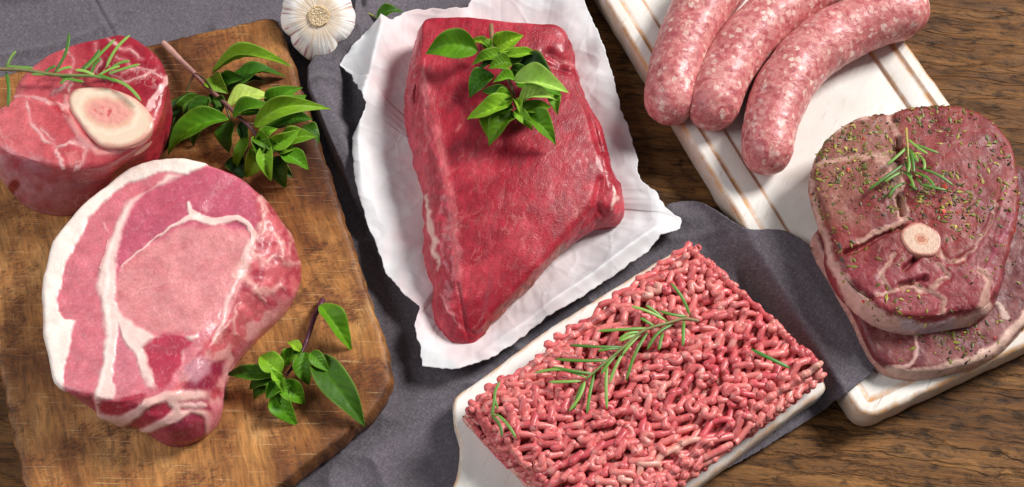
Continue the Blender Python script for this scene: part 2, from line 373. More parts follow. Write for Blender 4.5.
# ------------------------------------------------------------------ plates (boards cut to an outline)
def plate(outline, n, profile, mat, parent, name, jit=0.0006, lin=False, star=None):
    ol = smooth_curve(outline, n, True, lin); w = P(ol[:, 0], ol[:, 1], profile[-1][1])[:, :2]
    nr = onormals(w)
    for _ in range(6): nr = (nr + np.roll(nr, 1, 0) + np.roll(nr, -1, 0)); nr /= np.linalg.norm(nr, axis=1, keepdims=True)
    w = w + nr * (jit * fbm(w * 130, 31, 3))[:, None]
    R = []; C = []
    for ins, z, wv in profile:
        q = w - nr * (ins + (jit * 0.6 * vn(np.concatenate([w * 300, np.full((n, 1), z * 300)], 1), 8))[:, None])
        R.append(np.concatenate([q, np.full((n, 1), z)], 1)); C.append(np.full((n, 3), wv))
    if star is not None:
        cc_ = P(star[0], star[1], profile[-1][1]); last = R[-1]
        for k in (.96, .9, .75, .5, .25, .02): R.append(cc_ + k * (last - cc_)); C.append(np.full((n, 3), 0.02))
    return gridmesh(name, np.array(R), mat, parent, np.array(C), cap0=True, cap1=True)
CB_Z = 0.0245
gr = np.diff(P([300, 390], [80, 350], CB_Z)[:, :2], axis=0)[0]; CB_ANG = math.atan2(gr[0], gr[1])
n = NT('rustic_board_wood'); v = n.coord((1, 1, 1), CB_ANG); a = n.attr()
wv = n.vadd(v, n.noise(v, 14, 3, 0.5, 0, 1), 0.02)
def st(k, src=None):
    m = n.n.new('ShaderNodeMapping'); m.inputs['Scale'].default_value = k; n.link(src or wv, m.inputs[0]); return m.outputs[0]
g1 = n.noise(st((70, 7, 10)), 1, 5, 0.62, 0.3); g2 = n.noise(st((420, 60, 10)), 1, 4, 0.65); bl = n.noise(v, 11, 4, 0.6); bl2 = n.noise(v, 34, 4, 0.6)
sp = n.noise(st((260, 800, 10)), 1, 3, 0.6); cuts = n.noise(st((40, 900, 10), n.coord((1, 1, 1), CB_ANG + 0.35)), 1, 2, 0.5)
c = n.ramp(bl, [(0.3, S(100, 60, 30)), (0.45, S(148, 95, 50)), (0.58, S(180, 126, 72)), (0.75, S(208, 162, 106))])
c = n.mix(1.0, c, n.ramp(g1, [(0.3, (0.6, 0.52, 0.45)), (0.52, (1.0, 1.0, 1.0)), (0.75, (1.15, 1.14, 1.1))]), 'MULTIPLY')
c = n.mix(1.0, c, n.ramp(g2, [(0.3, 0.55), (0.62, 1.14)]), 'MULTIPLY')
c = n.mix(n.mr(bl2, 0.52, 0.68, 0, 0.7), c, S(112, 54, 26))
c = n.mix(n.mr(n.math('MULTIPLY', sp, bl2), 0.28, 0.38, 0, 0.6), c, S(50, 34, 24))
c = n.mix(n.mr(cuts, 0.62, 0.72, 0, 0.5), c, S(206, 170, 122))
c = n.mix(n.mr(n.noise(st((1000, 150, 10)), 1, 3, 0.6), 0.3, 0.42, 0.55, 0), c, S(44, 28, 18))
c = n.mix(1.0, c, n.ramp(n.noise(v, 5.5, 5, 0.6), [(0.36, (0.7, 0.62, 0.56)), (0.5, (1.04, 1.03, 1)), (0.7, (1.14, 1.12, 1.06))]), 'MULTIPLY')
st1 = n.math('MULTIPLY', a.outputs[0], n.mr(n.noise(v, 70, 4, 0.65), 0.35, 0.6, 0.2, 1))
c = n.mix(st1, c, S(58, 36, 22))
nb = n.bump(g1, 0.4, 0.0012); nb = n.bump(sp, 0.35, 0.0008, nb); nb = n.bump(cuts, 0.2, 0.0005, nb)
MWOOD = n.done(c, n.mr(bl2, 0.3, 0.7, 0.42, 0.7), nb, Specular_IOR_Level=0.35)
t = thing('cutting_board', 'old brown wooden cutting board with rounded corners, under pork and basil', 'board', (*P(160, 300, 0.004)[:2], 0.0045))
plate([(-69, 112), (-60, 90), (0, 74), (150, 43), (255, 19), (268, 17), (277, 20), (284, 32), (290, 52), (335, 189), (380, 328), (389, 356), (391, 376), (385, 394), (372, 412), (345, 436), (300, 470), (240, 515), (60, 575), (42, 574), (33, 555), (22, 487), (-2, 372), (-20, 290)], 420,
      [(0.002, 0.0045, 0.9), (0.0, 0.007, 0.8), (-0.0008, 0.013, 0.5), (0.0, 0.020, 0.6), (0.001, 0.0232, 0.9), (0.0028, 0.0243, 0.35), (0.006, CB_Z, 0.18)], MWOOD, t, 'board_slab', 0.0009, star=(165, 300))
t = thing('paddle_board', 'small white wooden paddle board with a handle, carrying the minced meat', 'board', (*P(640, 400, 0.004)[:2], 0.0045))
MW2 = m_white('white_paint_clean', 0.3)
plate([(453, 402), (454, 422), (459, 445), (458, 468), (450, 490), (430, 510), (404, 530), (398, 548), (415, 562), (450, 552), (490, 538), (522, 536), (545, 550), (566, 562), (590, 560), (640, 532), (705, 480), (800, 408), (819, 396), (826, 388), (823, 378), (800, 352), (706, 258), (694, 248), (684, 246), (597, 298), (545, 331), (470, 386), (458, 394)], 380,
      [(0.002, 0.0045, 0.2), (0.0, 0.006, 0.2), (0.0, 0.016, 0.15), (0.0004, 0.0185, 0.9), (0.0018, 0.0194, 0.5), (0.0032, MB_Z, 0.0), (0.007, MB_Z, 0.0)], MW2, t, 'board_blade', 0.0003)
# ------------------------------------------------------------------ white butcher paper
CREST = [(381, 13, 1), (384, 40, 1), (375, 78, 1), (366, 112, .9), (360, 150, .6), (364, 200, .3)]
LIP = [(480, 358, .3), (540, 318, .7), (600, 276, 1), (640, 246, .9), (656, 234, .5)]
P_OUT = [(381, 14), (389, 19), (398, 17), (405, 12), (418, 9), (440, 9), (468, 7), (474, -4), (500, -30), (560, -34), (580, -12), (588, 10), (601, 39), (612, 72), (617, 92), (622, 113), (629, 126), (632, 140), (637, 160), (639, 178), (644, 183), (655, 191), (661, 200), (665, 207), (682, 219), (678, 231), (661, 235), (648, 251), (600, 285), (545, 319), (512, 345), (485, 361), (452, 369), (422, 366), (420, 350), (415, 326), (420, 306), (406, 296), (386, 272), (367, 222), (356, 185), (353, 160), (352, 138), (360, 120), (367, 103), (360, 90), (350, 74), (340, 65), (352, 46), (368, 30)]
def paper_z(xy, r=None):
    px = proj(np.concatenate([xy, np.full(xy.shape[:-1] + (1,), 0.01)], -1))
    base = 0.0055 + 0.0022 * ss(0.3, 0.9, r) if r is not None else 0.006
    e = ss(0.45, 1.0, r)
    z = base + 0.004 * e * e + e * (0.0022 * np.abs(fbm(xy * 26, 41, 3)) + 0.0005 * fbm(xy * 80, 42, 2)) 
    fold = 0
    rg = np.random.default_rng(17)
    for k in range(11):
        an = rg.uniform(0, np.pi); lam = rg.uniform(.028, .075); q = (xy[..., 0] * np.cos(an) + xy[..., 1] * np.sin(an)) / lam + rg.uniform(0, 1) + 0.25 * vn(xy * 12, 140 + k)
        fold = fold + (0.028 * lam) * np.abs(2 * (q - np.floor(q)) - 1) * ss(-.1, .35, vn(xy * 16 + k * 3.7, 150 + k))
    z = z + fold * (0.25 + 0.8 * e)
    d, w = dline(px, CREST); z = z + 0.019 * w * np.exp(-(d / 13) ** 1.5)
    d, w = dline(px, LIP); z = z + 0.0085 * w * np.exp(-(d / 8) ** 1.5)
    z = z + 0.012 * ss(70, -10, px[..., 1]) * ss(400, 470, px[..., 0]) * e
    return np.maximum(z, cloth_z(xy) + 0.0012)
NS, NR = 640, 120
ol = smooth_curve(P_OUT, NS, True, True); zr = np.full(NS, 0.01)
for _ in range(6): zr = paper_z(P(ol[:, 0], ol[:, 1], zr)[:, :2], np.ones(NS))
w = P(ol[:, 0], ol[:, 1], zr)[:, :2]; nr_ = onormals(w)
for _ in range(4): nr_ = nr_ + np.roll(nr_, 1, 0) + np.roll(nr_, -1, 0); nr_ /= np.linalg.norm(nr_, axis=1, keepdims=True)
w = w + nr_ * (0.0007 * fbm(w * 260, 44, 3))[:, None]
cen = P(505, 190, 0.006)[:2]; rr = np.linspace(0.01, 1, NR) ** 0.8
XY = cen + rr[:, None, None] * (w - cen)[None]; R2 = np.broadcast_to(rr[:, None], XY.shape[:2])
G = np.concatenate([XY, paper_z(XY, R2)[..., None]], -1)
px = proj(G); cc = np.broadcast_to(S(214, 214, 216), G.shape).copy()
sd = sdpoly(px, [(405, 60), (420, 16), (560, 24), (615, 150), (622, 205), (560, 268), (470, 345), (430, 310)])
cc = mix(cc, np.broadcast_to(S(216, 188, 189), G.shape), 0.75 * ss(-42, 0, sd + 14 * fbm(px / 16, 47, 3)) * ss(700, 380, px[..., 0]))
n = NT('butcher_paper'); a = n.attr(); v = n.coord(); wv = n.vadd(v, n.noise(v, 30, 2, 0.5, 0, 1), 0.02)
e1n = n.vor(wv, 42, 'DISTANCE_TO_EDGE'); cr = n.mr(e1n, 0, 0.12, 1, 0)
nb = n.bump(n.vor(wv, 42), 0.25, 0.0025); nb = n.bump(n.math('MULTIPLY', cr, n.noise(v, 40, 2)), 0.3, 0.0012, nb); nb = n.bump(n.noise(v, 130, 4), 0.16, 0.0010, nb)
c = n.mix(1.0, a.outputs[0], n.ramp(n.noise(v, 50, 4), [(0.3, 0.93), (0.7, 1.04)]), 'MULTIPLY')
sss(n, 0.0)
MP = n.done(c, 0.55, nb, Specular_IOR_Level=0.3)
o = gridmesh('butcher_paper', G, MP, wrap=True, cap0=True, col=cc, loc=(*cen, 0.005)); solid(o, 0.00025, -1)
tag(o, 'crinkled white butcher paper with torn edges under the raw beef', 'paper')
# ------------------------------------------------------------------ meat slabs
def slab(pts, zb, cpx, zc, n=520, nr=120, ns=34, rnd=0.0035, amp=0.0008, nscale=60, seed=1, hump=None, undercut=0.003, bulge=0.10):
    """closed piece of meat: pts = (px, py, z of the top rim, how far the foot spreads beyond it)"""
    ol = smooth_curve(pts, n); w = P(ol[:, 0], ol[:, 1], ol[:, 2])[:, :2]; zt = ol[:, 2]; off = ol[:, 3]
    N = onormals(w)
    for _ in range(10): N = N + np.roll(N, 1, 0) + np.roll(N, -1, 0); N /= np.linalg.norm(N, axis=1, keepdims=True)
    c = P(cpx[0], cpx[1], zc)[:2]; rows = []; par = []
    r = np.concatenate([np.linspace(0.012, 0.9, nr - 26), np.linspace(0.9, 1, 27)[1:]])
    rndk = rnd * (1 - 0.9 * np.clip(off / 0.012, 0, 1)); rndk = np.convolve(np.concatenate([rndk[-20:], rndk, rndk[:20]]), np.ones(21) / 21, 'same')[20:-20]
    for k in r:
        xy = c + k * (w - c); d = (1 - k) * np.linalg.norm(w - c, axis=1)
        z = zc + (zt - zc) * k ** 2
        x = np.clip(1 - d / rnd, 0, 1); z = z - rndk * 0.8 * (1 - np.sqrt(np.maximum(1 - x * x, 0)))
        rows.append(np.concatenate([xy, z[:, None]], 1)); par.append(k)
    zt2 = zt - rndk * 0.8
    for t in np.linspace(0, 1, ns + 1)[1:]:
        k = np.clip(off / 0.012, 0, 1); g = (1 - k) * t + k * (1 - np.cos(t * np.pi / 2))
        bul = bulge * (zt2 - zb) * np.sin(np.pi * t) * (1 - k)
        und = undercut * ss(0.8, 1, t)
        xy = w + N * (off * np.sin(t * np.pi / 2) + bul - und)[:, None]
        z = zt2 - (zt2 - zb) * g
        rows.append(np.concatenate([xy, z[:, None]], 1)); par.append(1 + t)
    G = np.array(rows); par = np.array(par)
    if hump is not None: G[..., 2] += hump(proj(G), par[:, None])
    nn = gnormals(G)
    if nn[20, :, 2].mean() < 0: nn = -nn
    k = np.minimum(1, (G[..., 2] - zb) / 0.006).clip(0, 1)
    disp = amp * fbm(G * nscale, seed, 4)
    G = G + nn * (disp * k)[..., None]
    G[..., 2] = np.maximum(G[..., 2], zb)
    return G, np.broadcast_to(par[:, None], G.shape[:2]), nn
def paint(G, base): return np.broadcast_to(base, G.shape).copy()
def wob(px, a, s, seed): return px + a * np.stack([fbm(px / s, seed, 3), fbm(px / s, seed + 9, 3)], -1)
def region(C, fat, px, poly, col, soft=1.6, f=0.0, grow=0.0):
    m = ss(-soft, soft, sdpoly(px, poly) + grow); C[:] = mix(C, np.broadcast_to(col, C.shape), m); fat[:] = fat * (1 - m) + f * m
def line(C, fat, px, pts, col, k=1.0, soft=1.0, f=1.0):
    d, w = dline(px, pts); m = k * ss(soft, -soft, d - w); C[:] = mix(C, np.broadcast_to(col, C.shape), m); fat[:] = np.maximum(fat, f * m)
FAT = S(243, 228, 218); FATP = S(232, 190, 182)
def emit(name, G, C, fat, mat, parent, lift=0.0006):
    nn = gnormals(G); nn = -nn if nn[20, :, 2].mean() < 0 else nn
    G = G + nn * (lift * (fat - 0.4) * (G[..., 2] > G[..., 2].min() + 0.003))[..., None]
    return gridmesh(name, G, mat, parent, np.concatenate([C, fat[..., None]], -1), cap0=True, cap1=True)

# pork ----------------------------------------------------------------
ZP = CB_Z + 0.043
pk = [(43, 300, 0, 0), (44, 273, 0, 0), (52, 245, 0, 0), (64, 226, 0, 0), (85, 202, 0, 0), (107, 184, 0, 0), (128, 169, 0, 0), (152, 160, 0, 0), (180, 158, 0, .0), (206, 163, 0, 0), (222, 168, 0, 0), (238, 176, 0, .002),
      (252, 187, 0, .004), (261, 202, 0, .008), (262, 222, 0, .018), (256, 243, 0, .028), (248, 268, 0, .028), (238, 292, 0, .022), (227, 316, 0, .014), (208, 340, 0, .012), (190, 362, 0, .020), (174, 382, 0, .027), (155, 395, 0, .024), (135, 400, 0, .012), (113, 403, 0, .001), (92, 399, 0, -.002), (70, 391, 0, -.007), (54, 380, 0, -.009), (48, 352, 0, -.005), (43, 325, 0, -.001)]
pk = [(a, b, ZP - (0.004 if a > 225 else 0), d) for a, b, c, d in pk]
def hp(px, par):
    d, _ = dline(px, [(122, 266), (148, 244), (192, 213), (225, 222), (252, 230)]); h = -0.0012 * np.exp(-(d / 4) ** 2)
    d, _ = dline(px, [(178, 375), (200, 346), (226, 318), (246, 270)]); h = h - 0.0016 * np.exp(-(d / 6) ** 2)
    d, _ = dline(px, [(90, 398), (96, 412), (103, 424)]); h = h - 0.004 * np.exp(-(d / 4) ** 2)
    d, _ = dline(px, [(143, 350), (165, 352), (183, 352)]); h = h - 0.0012 * np.exp(-(d / 6) ** 2)
    h = h + 0.0022 * fbm(px / 17, 77, 2) * ss(1.0, 1.25, par) * ss(1.95, 1.6, par)
    return h * (par < 1.95)
G, par, nn = slab(pk, CB_Z + 0.0006, (150, 285), ZP + 0.001, 640, 150, 44, seed=3, hump=hp, amp=0.0008)
px0 = proj(G); px = wob(px0, 1.5, 11, 5); C = paint(G, S(206, 118, 128)); fat = np.zeros(G.shape[:2])
side = ss(0.985, 1.02, par)
region(C, fat, px, [(100, 300), (113, 240), (126, 215), (147, 190), (180, 174), (205, 166), (240, 172), (275, 205), (275, 236), (250, 232), (215, 224), (180, 224), (150, 244), (122, 267)], S(188, 92, 112), 3)
region(C, fat, px, [(113, 290), (122, 268), (150, 246), (180, 228), (215, 226), (250, 232), (248, 270), (236, 320), (198, 332), (150, 332), (122, 315)], S(212, 138, 140), 3)
# rind fat, and the fat seams
region(C, fat, px, [(30, 330), (36, 270), (48, 240), (80, 200), (125, 160), (155, 150), (190, 150), (212, 162), (196, 170), (186, 177), (168, 173), (159, 174), (128, 185), (110, 197), (90, 219), (79, 240), (67, 265), (58, 300), (60, 312), (66, 318), (76, 318), (72, 336), (67, 362), (64, 386), (66, 395), (46, 388), (40, 352)], FAT, 1.6, 1, -1.2)
region(C, fat, px, [(168, 172), (184, 176), (165, 186), (148, 193), (136, 202), (127, 218), (121, 242), (117, 270), (116, 300), (124, 316), (140, 327), (155, 334), (182, 335), (198, 331), (200, 338), (186, 345), (184, 360), (170, 376), (160, 388), (148, 388), (140, 372), (118, 390), (112, 400), (92, 402), (97, 380), (103, 357), (104, 335), (102, 318), (99, 300), (94, 285), (97, 268), (108, 242), (114, 221), (123, 205), (136, 195), (154, 187)], S(238, 206, 198), 3.2, 1, -2.0)
line(C, fat, px, [(112, 245, 1.5), (107, 275, 2), (106, 300, 2), (110, 330, 1.5), (106, 365, 2), (98, 392, 2.5)], S(246, 232, 224), 0.8, 2.5)
region(C, fat, px, [(118, 325), (122, 337), (135, 355), (141, 371), (135, 382), (122, 391), (115, 391), (112, 380), (115, 355), (116, 337)], S(206, 122, 134), 1.8)
region(C, fat, px, [(142, 348), (153, 337), (165, 334), (184, 336), (193, 342), (183, 351), (181, 366), (170, 382), (160, 391), (153, 383), (151, 374), (148, 361)], S(178, 62, 82), 2.4)
line(C, fat, px, [(122, 266, .8), (138, 252, .8), (149, 244, .9), (159, 235, 1), (175, 224, 1.8), (189, 216, 2.6), (197, 217, 3.2), (215, 222, 3.6), (225, 221, 3.4), (237, 219, 3), (249, 225, 2.6), (253, 236, 3), (247, 252, 2.5), (243, 266, 2)], S(240, 205, 196), 0.95, 1.0)
line(C, fat, px, [(188, 204, 1.8), (192, 212, 3), (200, 217, 3)], S(240, 212, 204), 0.95)
line(C, fat, px, [(109, 240, .6), (104, 256, .5), (98, 268, 1.2)], FATP, 0.8)
line(C, fat, px, [(104, 222, .4), (106, 232, .4)], FATP, 0.6)
line(C, fat, px, [(128, 296, .7), (150, 287, .5), (172, 282, .5)], S(236, 170, 168), 0.5, 1.5)
# flank at the right: streaks of fat and dark lean
m = ss(-3, 6, sdpoly(px0, [(252, 178), (300, 210), (320, 260), (280, 320), (240, 350), (215, 440), (160, 460), (168, 392), (200, 345), (226, 318), (246, 270), (258, 232)]))
lean = mix(paint(G, S(200, 98, 104)), paint(G, S(168, 62, 76)), ss(-.2, .45, fbm(px0 / 13, 62, 3)))
lean = mix(lean, paint(G, S(218, 150, 148)), ss(285, 318, px0[..., 1]) * ss(.3, -.3, fbm(px0 / 15, 63, 3)))
C = mix(C, lean, m * (1 - ss(395, 410, px0[..., 1])))
pxw = wob(px0, 3.4, 7, 64)
for l in ([(262, 200, 2.5), (265, 221, 3), (258, 236, 3)], [(252, 248, 5), (246, 262, 6), (238, 276, 5)], [(265, 227, 1.5), (280, 239, 2), (284, 254, 1.5)], [(255, 255, 2), (267, 264, 2.6), (275, 254, 1.5)], [(277, 258, 1.2), (294, 265, 2), (302, 262, 1.5)], [(258, 290, 2), (272, 293, 2.6), (283, 286, 1.5)], [(244, 279, 3), (256, 288, 3.6), (262, 300, 2)], [(240, 300, 1.5), (232, 318, 2.5), (236, 332, 1.5)], [(226, 322, 2), (216, 342, 2.5)], [(285, 222, 1), (292, 240, 1.6), (290, 252, 1)]):
    line(C, fat, pxw, l, S(230, 176, 168), 0.75, 3.2, .8)
region(C, fat, px, [(178, 402), (206, 402), (222, 376), (227, 358), (214, 362), (196, 372), (182, 389)], S(148, 46, 70), 3)
region(C, fat, px, [(183, 368), (200, 356), (213, 362), (208, 372), (194, 385), (187, 378)], S(196, 136, 148), 4)
line(C, fat, px, [(248, 240, 2), (244, 268, 3), (228, 298, 3), (222, 324, 2), (214, 340, 2)], S(238, 196, 190), 0.7, 2)
# front cut face
fm = (par > 1.0) & (px0[..., 0] < 205)
fm = ss(0.99, 1.03, par) * ss(215, 200, px0[..., 0]) * ss(388, 394, px0[..., 1] + np.where(px0[..., 0] < 95, 6, 0))
C = mix(C, paint(G, S(228, 182, 174)), fm); fat = np.maximum(fat, fm)
for poly, cl_ in (([(96, 403), (113, 399), (135, 394), (145, 393), (142, 405), (129, 412), (113, 416), (102, 414), (97, 408)], S(170, 54, 70)), ([(125, 427), (138, 417), (153, 406), (166, 401), (173, 408), (166, 417), (150, 425), (135, 432)], S(164, 52, 70)),
                  ([(128, 437), (153, 432), (176, 422), (191, 413), (206, 418), (206, 440), (180, 460), (150, 458)], S(166, 62, 84)), ([(64, 392), (88, 391), (95, 404), (97, 415), (103, 427), (88, 426), (74, 418), (66, 406)], S(174, 80, 90)), ([(178, 402), (208, 400), (214, 412), (200, 410), (182, 410)], S(158, 52, 74))):
    region(C, fat, px, poly, cl_, 2.0)
line(C, fat, px, [(66, 394, 1), (70, 404, 1.6), (80, 418, 2), (97, 426, 2)], S(232, 200, 194), 0.8, 1.4)
line(C, fat, px, [(170, 404, 2), (190, 406, 2.5), (206, 405, 2)], S(236, 196, 188), 0.8, 1.6)
spk = ss(.45, .8, fbm(px0 / 2.2, 81, 2)) * (1 - fat) * 0.16; C = mix(C, paint(G, S(236, 190, 188)), spk)
C = mix(C, paint(G, S(190, 92, 104)), 0.25 * ss(.1, .7, fbm(np.stack([px0[..., 0] / 20, px0[..., 1] / 9], -1), 82, 3)) * (1 - fat))
C = C * (1 + 0.08 * fbm(px0 / 7, 66, 3))[..., None]
MPORK = meat_mat('raw_pork', FAT, 600, 0.09, 0.0, bump=0.34, rough=(0.28, 0.48), sw=0.12, coat=0.2)
t = thing('pork_loin', 'thick pale pink pork slab with a white fat rind on the wooden board', 'meat', (*P(150, 300, CB_Z)[:2], CB_Z))
emit('meat', G, C, fat, MPORK, t, 0.0011)

# shank ---------------------------------------------------------------
ZS = CB_Z + 0.068
sk = [(9, 100, 0, 0), (19, 77, 0, 0), (32, 63, 0, 0), (56, 48, 0, 0), (84, 39, 0, 0), (117, 33, 0, 0), (135, 36, 0, 0), (149, 46, 0, 0), (161, 60, 0, -.006), (166, 78, 0, -.010), (165, 96, 0, -.012), (160, 112, 0, -.013), (153, 126, 0, -.014), (142, 140, 0, -.016), (120, 153, 0, -.018), (98, 164, 0, -.013), (65, 168, 0, -.003), (42, 163, 0, .006), (17, 154, 0, .011), (0, 142, 0, .013), (-14, 130, 0, .008), (-15, 114, 0, 0)]
sk = [(a, b, ZS, d) for a, b, c, d in sk]
BONE = [(68, 98), (73, 89), (86, 86), (108, 87), (134, 97), (150, 113), (153, 124), (147, 134), (134, 143), (117, 147), (101, 145), (88, 134), (78, 121), (71, 111)]
L_ = [[(26, 102, .8), (30, 121, .8), (43, 139, .9), (56, 147, .8), (71, 141, .9), (82, 143, 1), (97, 150, 1)], [(56, 149, .8), (60, 162, .9), (65, 170, 1)], [(71, 141, .8), (86, 148, 1), (83, 160, .9), (74, 170, .8)], [(6, 97, .8), (26, 96, 1.2), (47, 101, 1.6), (66, 106, 2)], [(52, 95, .6), (65, 85, .8), (71, 72, .6)], [(62, 45, .5), (74, 60, .8), (70, 80, .7), (70, 92, .6)], [(104, 34, .9), (116, 45, 1), (119, 50, .9), (130, 50, .7), (142, 59, .5)], [(111, 75, .5), (129, 81, .7), (142, 77, .6), (155, 70, .5)], [(123, 72, .5), (138, 67, .7), (151, 72, .6), (166, 79, .6)], [(148, 108, 2), (156, 96, 2.5), (163, 86, 2.5), (166, 78, 2)], [(135, 70, .4), (128, 62, .5), (117, 58, .4)], [(91, 76, .5), (100, 62, .5), (96, 44, .4)], [(40, 128, .4), (52, 140, .6)]]
def hs(px, par):
    h = 0
    for l in L_: d, _ = dline(px, l); h = h - 0.0004 * np.exp(-(d / 2.5) ** 2)
    return h * (par < 1.2)
G, par, nn = slab(sk, CB_Z + 0.0006, (85, 105), ZS + 0.003, 560, 130, 44, rnd=0.006, seed=8, hump=hs, amp=0.0007, nscale=60, bulge=0.03)
px0 = proj(G); px = wob(px0, 2.0, 9, 15); C = paint(G, S(190, 84, 90)); fat = np.zeros(G.shape[:2])
C = mix(C, paint(G, S(152, 40, 54)), ss(70, 110, px0[..., 0] - (px0[..., 1] - 70) * 0.6) * ss(120, 95, px0[..., 1]))
C = mix(C, paint(G, S(214, 118, 122)), ss(60, 20, px0[..., 0]) * 0.6)
region(C, fat, px, [(24, 80), (60, 55), (68, 66), (66, 90), (40, 94), (24, 94)], S(196, 88, 96), 3)
region(C, fat, px, [(64, 154), (78, 150), (82, 162), (70, 168)], S(212, 118, 118), 2)
lw = np.clip(0.75 + 0.6 * fbm(px0 / 9, 78, 2), .15, 1)
for l in L_:
    d, w = dline(px, l); m = lw * ss(1.1, -1.1, d - w * (0.5 + lw)); C = mix(C, paint(G, S(232, 190, 186)), m); fat = np.maximum(fat, m)
    C = mix(C, paint(G, S(212, 130, 134)), 0.35 * ss(5, 0, d))
line(C, fat, px0, [(66, 96, 2), (66, 112, 3), (80, 136, 3), (98, 152, 3), (120, 152, 2), (146, 140, 2)], S(220, 150, 146), 0.8, 2)
line(C, fat, px, [(50, 100, 2), (60, 108, 2.5), (66, 114, 2)], S(166, 22, 34), 0.7, 2.5, 0)
sd = ss(0.97, 1.04, par) * ss(148, 160, px0[..., 1] + px0[..., 0] * 0.25)
skin = mix(paint(G, S(168, 66, 76)), paint(G, S(186, 120, 128)), ss(-1.0, 1.0, fbm(px0 / 16, 18, 3)) * 1.3 * ss(110, 10, px0[..., 0]))
C = mix(C, skin, sd * ss(120, 80, px0[..., 0])); C = mix(C, paint(G, S(176, 50, 66)), sd * ss(84, 112, px0[..., 0]))
region(C, fat, px, [(2, 198), (8, 184), (14, 178), (20, 184), (14, 194), (8, 206)], S(120, 12, 22), 2)
C = C * (1 + 0.12 * fbm(px0 / 6, 19, 3))[..., None]
MSH = meat_mat('raw_shank', FATP, 620, 0.12, 0.4, 120, bump=0.25, rough=(0.26, 0.5), sw=0.12, coat=0.25)
t = thing('beef_shank', 'round slice of raw shank with a large marrow bone, beside the pork slab', 'meat', (*P(85, 130, CB_Z)[:2], CB_Z))
emit('meat', G, C, fat, MSH, t)
b = smooth_curve([(x, y) for x, y in BONE], 120); zc = ZS + 0.0044
bw = P(b[:, 0], b[:, 1], zc)[:, :2]; bc = bw.mean(0); rows = []
for k in np.linspace(0.02, 1, 40): rows.append(np.concatenate([bc + k * (bw - bc), np.full((120, 1), zc - 0.0016 * max(0, (k - 0.88) / 0.12) ** 2)], 1))
for dz, ex in ((0.0015, .99), (0.004, 0.96), (0.02, 0.82)): rows.append(np.concatenate([bc + ex * (bw - bc), np.full((120, 1), zc - 0.0016 - dz)], 1))
G = np.array(rows); px0 = proj(G); px = wob(px0, 1.2, 6, 3); C = paint(G, S(226, 203, 180)); f = np.ones(G.shape[:2])
mar = [(83, 108), (89, 99), (106, 97), (125, 101), (134, 113), (129, 122), (114, 128), (97, 124), (87, 117)]
s_ = sdpoly(px, mar); C = mix(C, paint(G, S(222, 176, 154)), ss(-3, 1, s_)); C = mix(C, paint(G, S(222, 156, 146)), ss(0, 6, s_))
C = mix(C, paint(G, S(204, 100, 100)), ss(0.0, 0.5, fbm(px0 / 5, 23, 2)) * ss(8, 12, s_)); C = mix(C, paint(G, S(234, 216, 194)), ss(3, 0, np.abs(s_ + 6)) * 0.7)
edge_ = ss(-5, 0, -sdpoly(px, BONE)); C = mix(C, paint(G, S(214, 146, 132)), edge_ * 0.75)
G[..., 2] += 0.0003 * fbm(px0 / 4, 24, 2) * ss(0, 4, s_)
gridmesh('bone', G, meat_mat('shank_bone', FAT, 500, 0.03, bump=0.1, sw=0.15, coat=0.2), t, np.concatenate([C, f[..., None]], -1), cap0=True)

# beef ----------------------------------------------------------------
ZB = 0.0075
bf = [(420, 34, .050, .006), (424, 17, .050, 0), (445, 14, .051, 0), (482, 15, .051, 0), (512, 19, .051, 0), (540, 21, .050, 0), (558, 23, .048, .001), (567, 33, .046, .003), (568, 52, .045, .005), (573, 66, .045, .006), (580, 88, .045, .005), (592, 110, .045, .006), (598, 135, .045, .008), (602, 158, .044, .009), (605, 178, .042, .014), (602, 196, .040, .016), (592, 208, .040, .004), (578, 224, .040, -.002), (556, 248, .039, -.004), (529, 277, .036, -.003), (503, 303, .031, -.002), (486, 322, .026, -.001), (476, 333, .022, .003), (467, 326, .025, .013), (459, 302, .032, .019), (457, 272, .039, .018), (454, 240, .044, .022), (450, 205, .047, .020), (444, 170, .049, .017), (436, 138, .050, .018), (428, 105, .050, .018), (422, 72, .050, .015)]
def hb(px, par):
    h = -0.0045 * np.exp(-(dline(px, [(548, 52), (560, 60), (574, 60)])[0] / 5) ** 2)
    h = h + 0.0015 * np.exp(-(dline(px, [(455, 280), (450, 205), (434, 130), (425, 70)])[0] / 6) ** 2)
    h = h - 0.0042 * np.exp(-(dline(px, [(540, 60), (575, 72), (590, 110), (601, 150)])[0] / 3.5) ** 2)
    h = h - 0.0028 * np.exp(-(dline(px, [(600, 180), (596, 202), (610, 222)])[0] / 3.5) ** 2)
    h = h - 0.005 * np.exp(-(dline(px, [(408, 90), (418, 70), (414, 110), (408, 132)])[0] / 3) ** 2)
    h = h - 0.0015 * np.exp(-(dline(px, [(458, 285), (464, 318), (469, 340)])[0] / 1.8) ** 2)
    return h * (par < 1.95)
G, par, nn = slab(bf, ZB, (515, 150), .053, 640, 150, 44, rnd=0.006, seed=12, hump=hb, amp=0.0006, nscale=50)
rough_edge = ss(0.96, 1.1, par); G = G + nn * (0.0009 * fbm(G * 150, 88, 3) * rough_edge * (G[..., 2] > ZB + 0.003))[..., None]; G[..., 2] = np.maximum(G[..., 2], ZB)
px0 = proj(G); px = wob(px0, 2.4, 10, 25); C = paint(G, S(158, 40, 54)); fat = np.zeros(G.shape[:2])
C = mix(C, paint(G, S(180, 60, 72)), ss(-.2, .5, fbm(px0 / 40, 26, 3)))
ridge = [(423, 78, 2), (430, 118, 4), (441, 165, 6), (449, 207, 6), (454, 245, 5), (458, 285, 3)]
line(C, fat, px, ridge, S(206, 112, 116), 0.55, 4, 0.2)  # bright highlight along the left ridge, painted into the meat colour
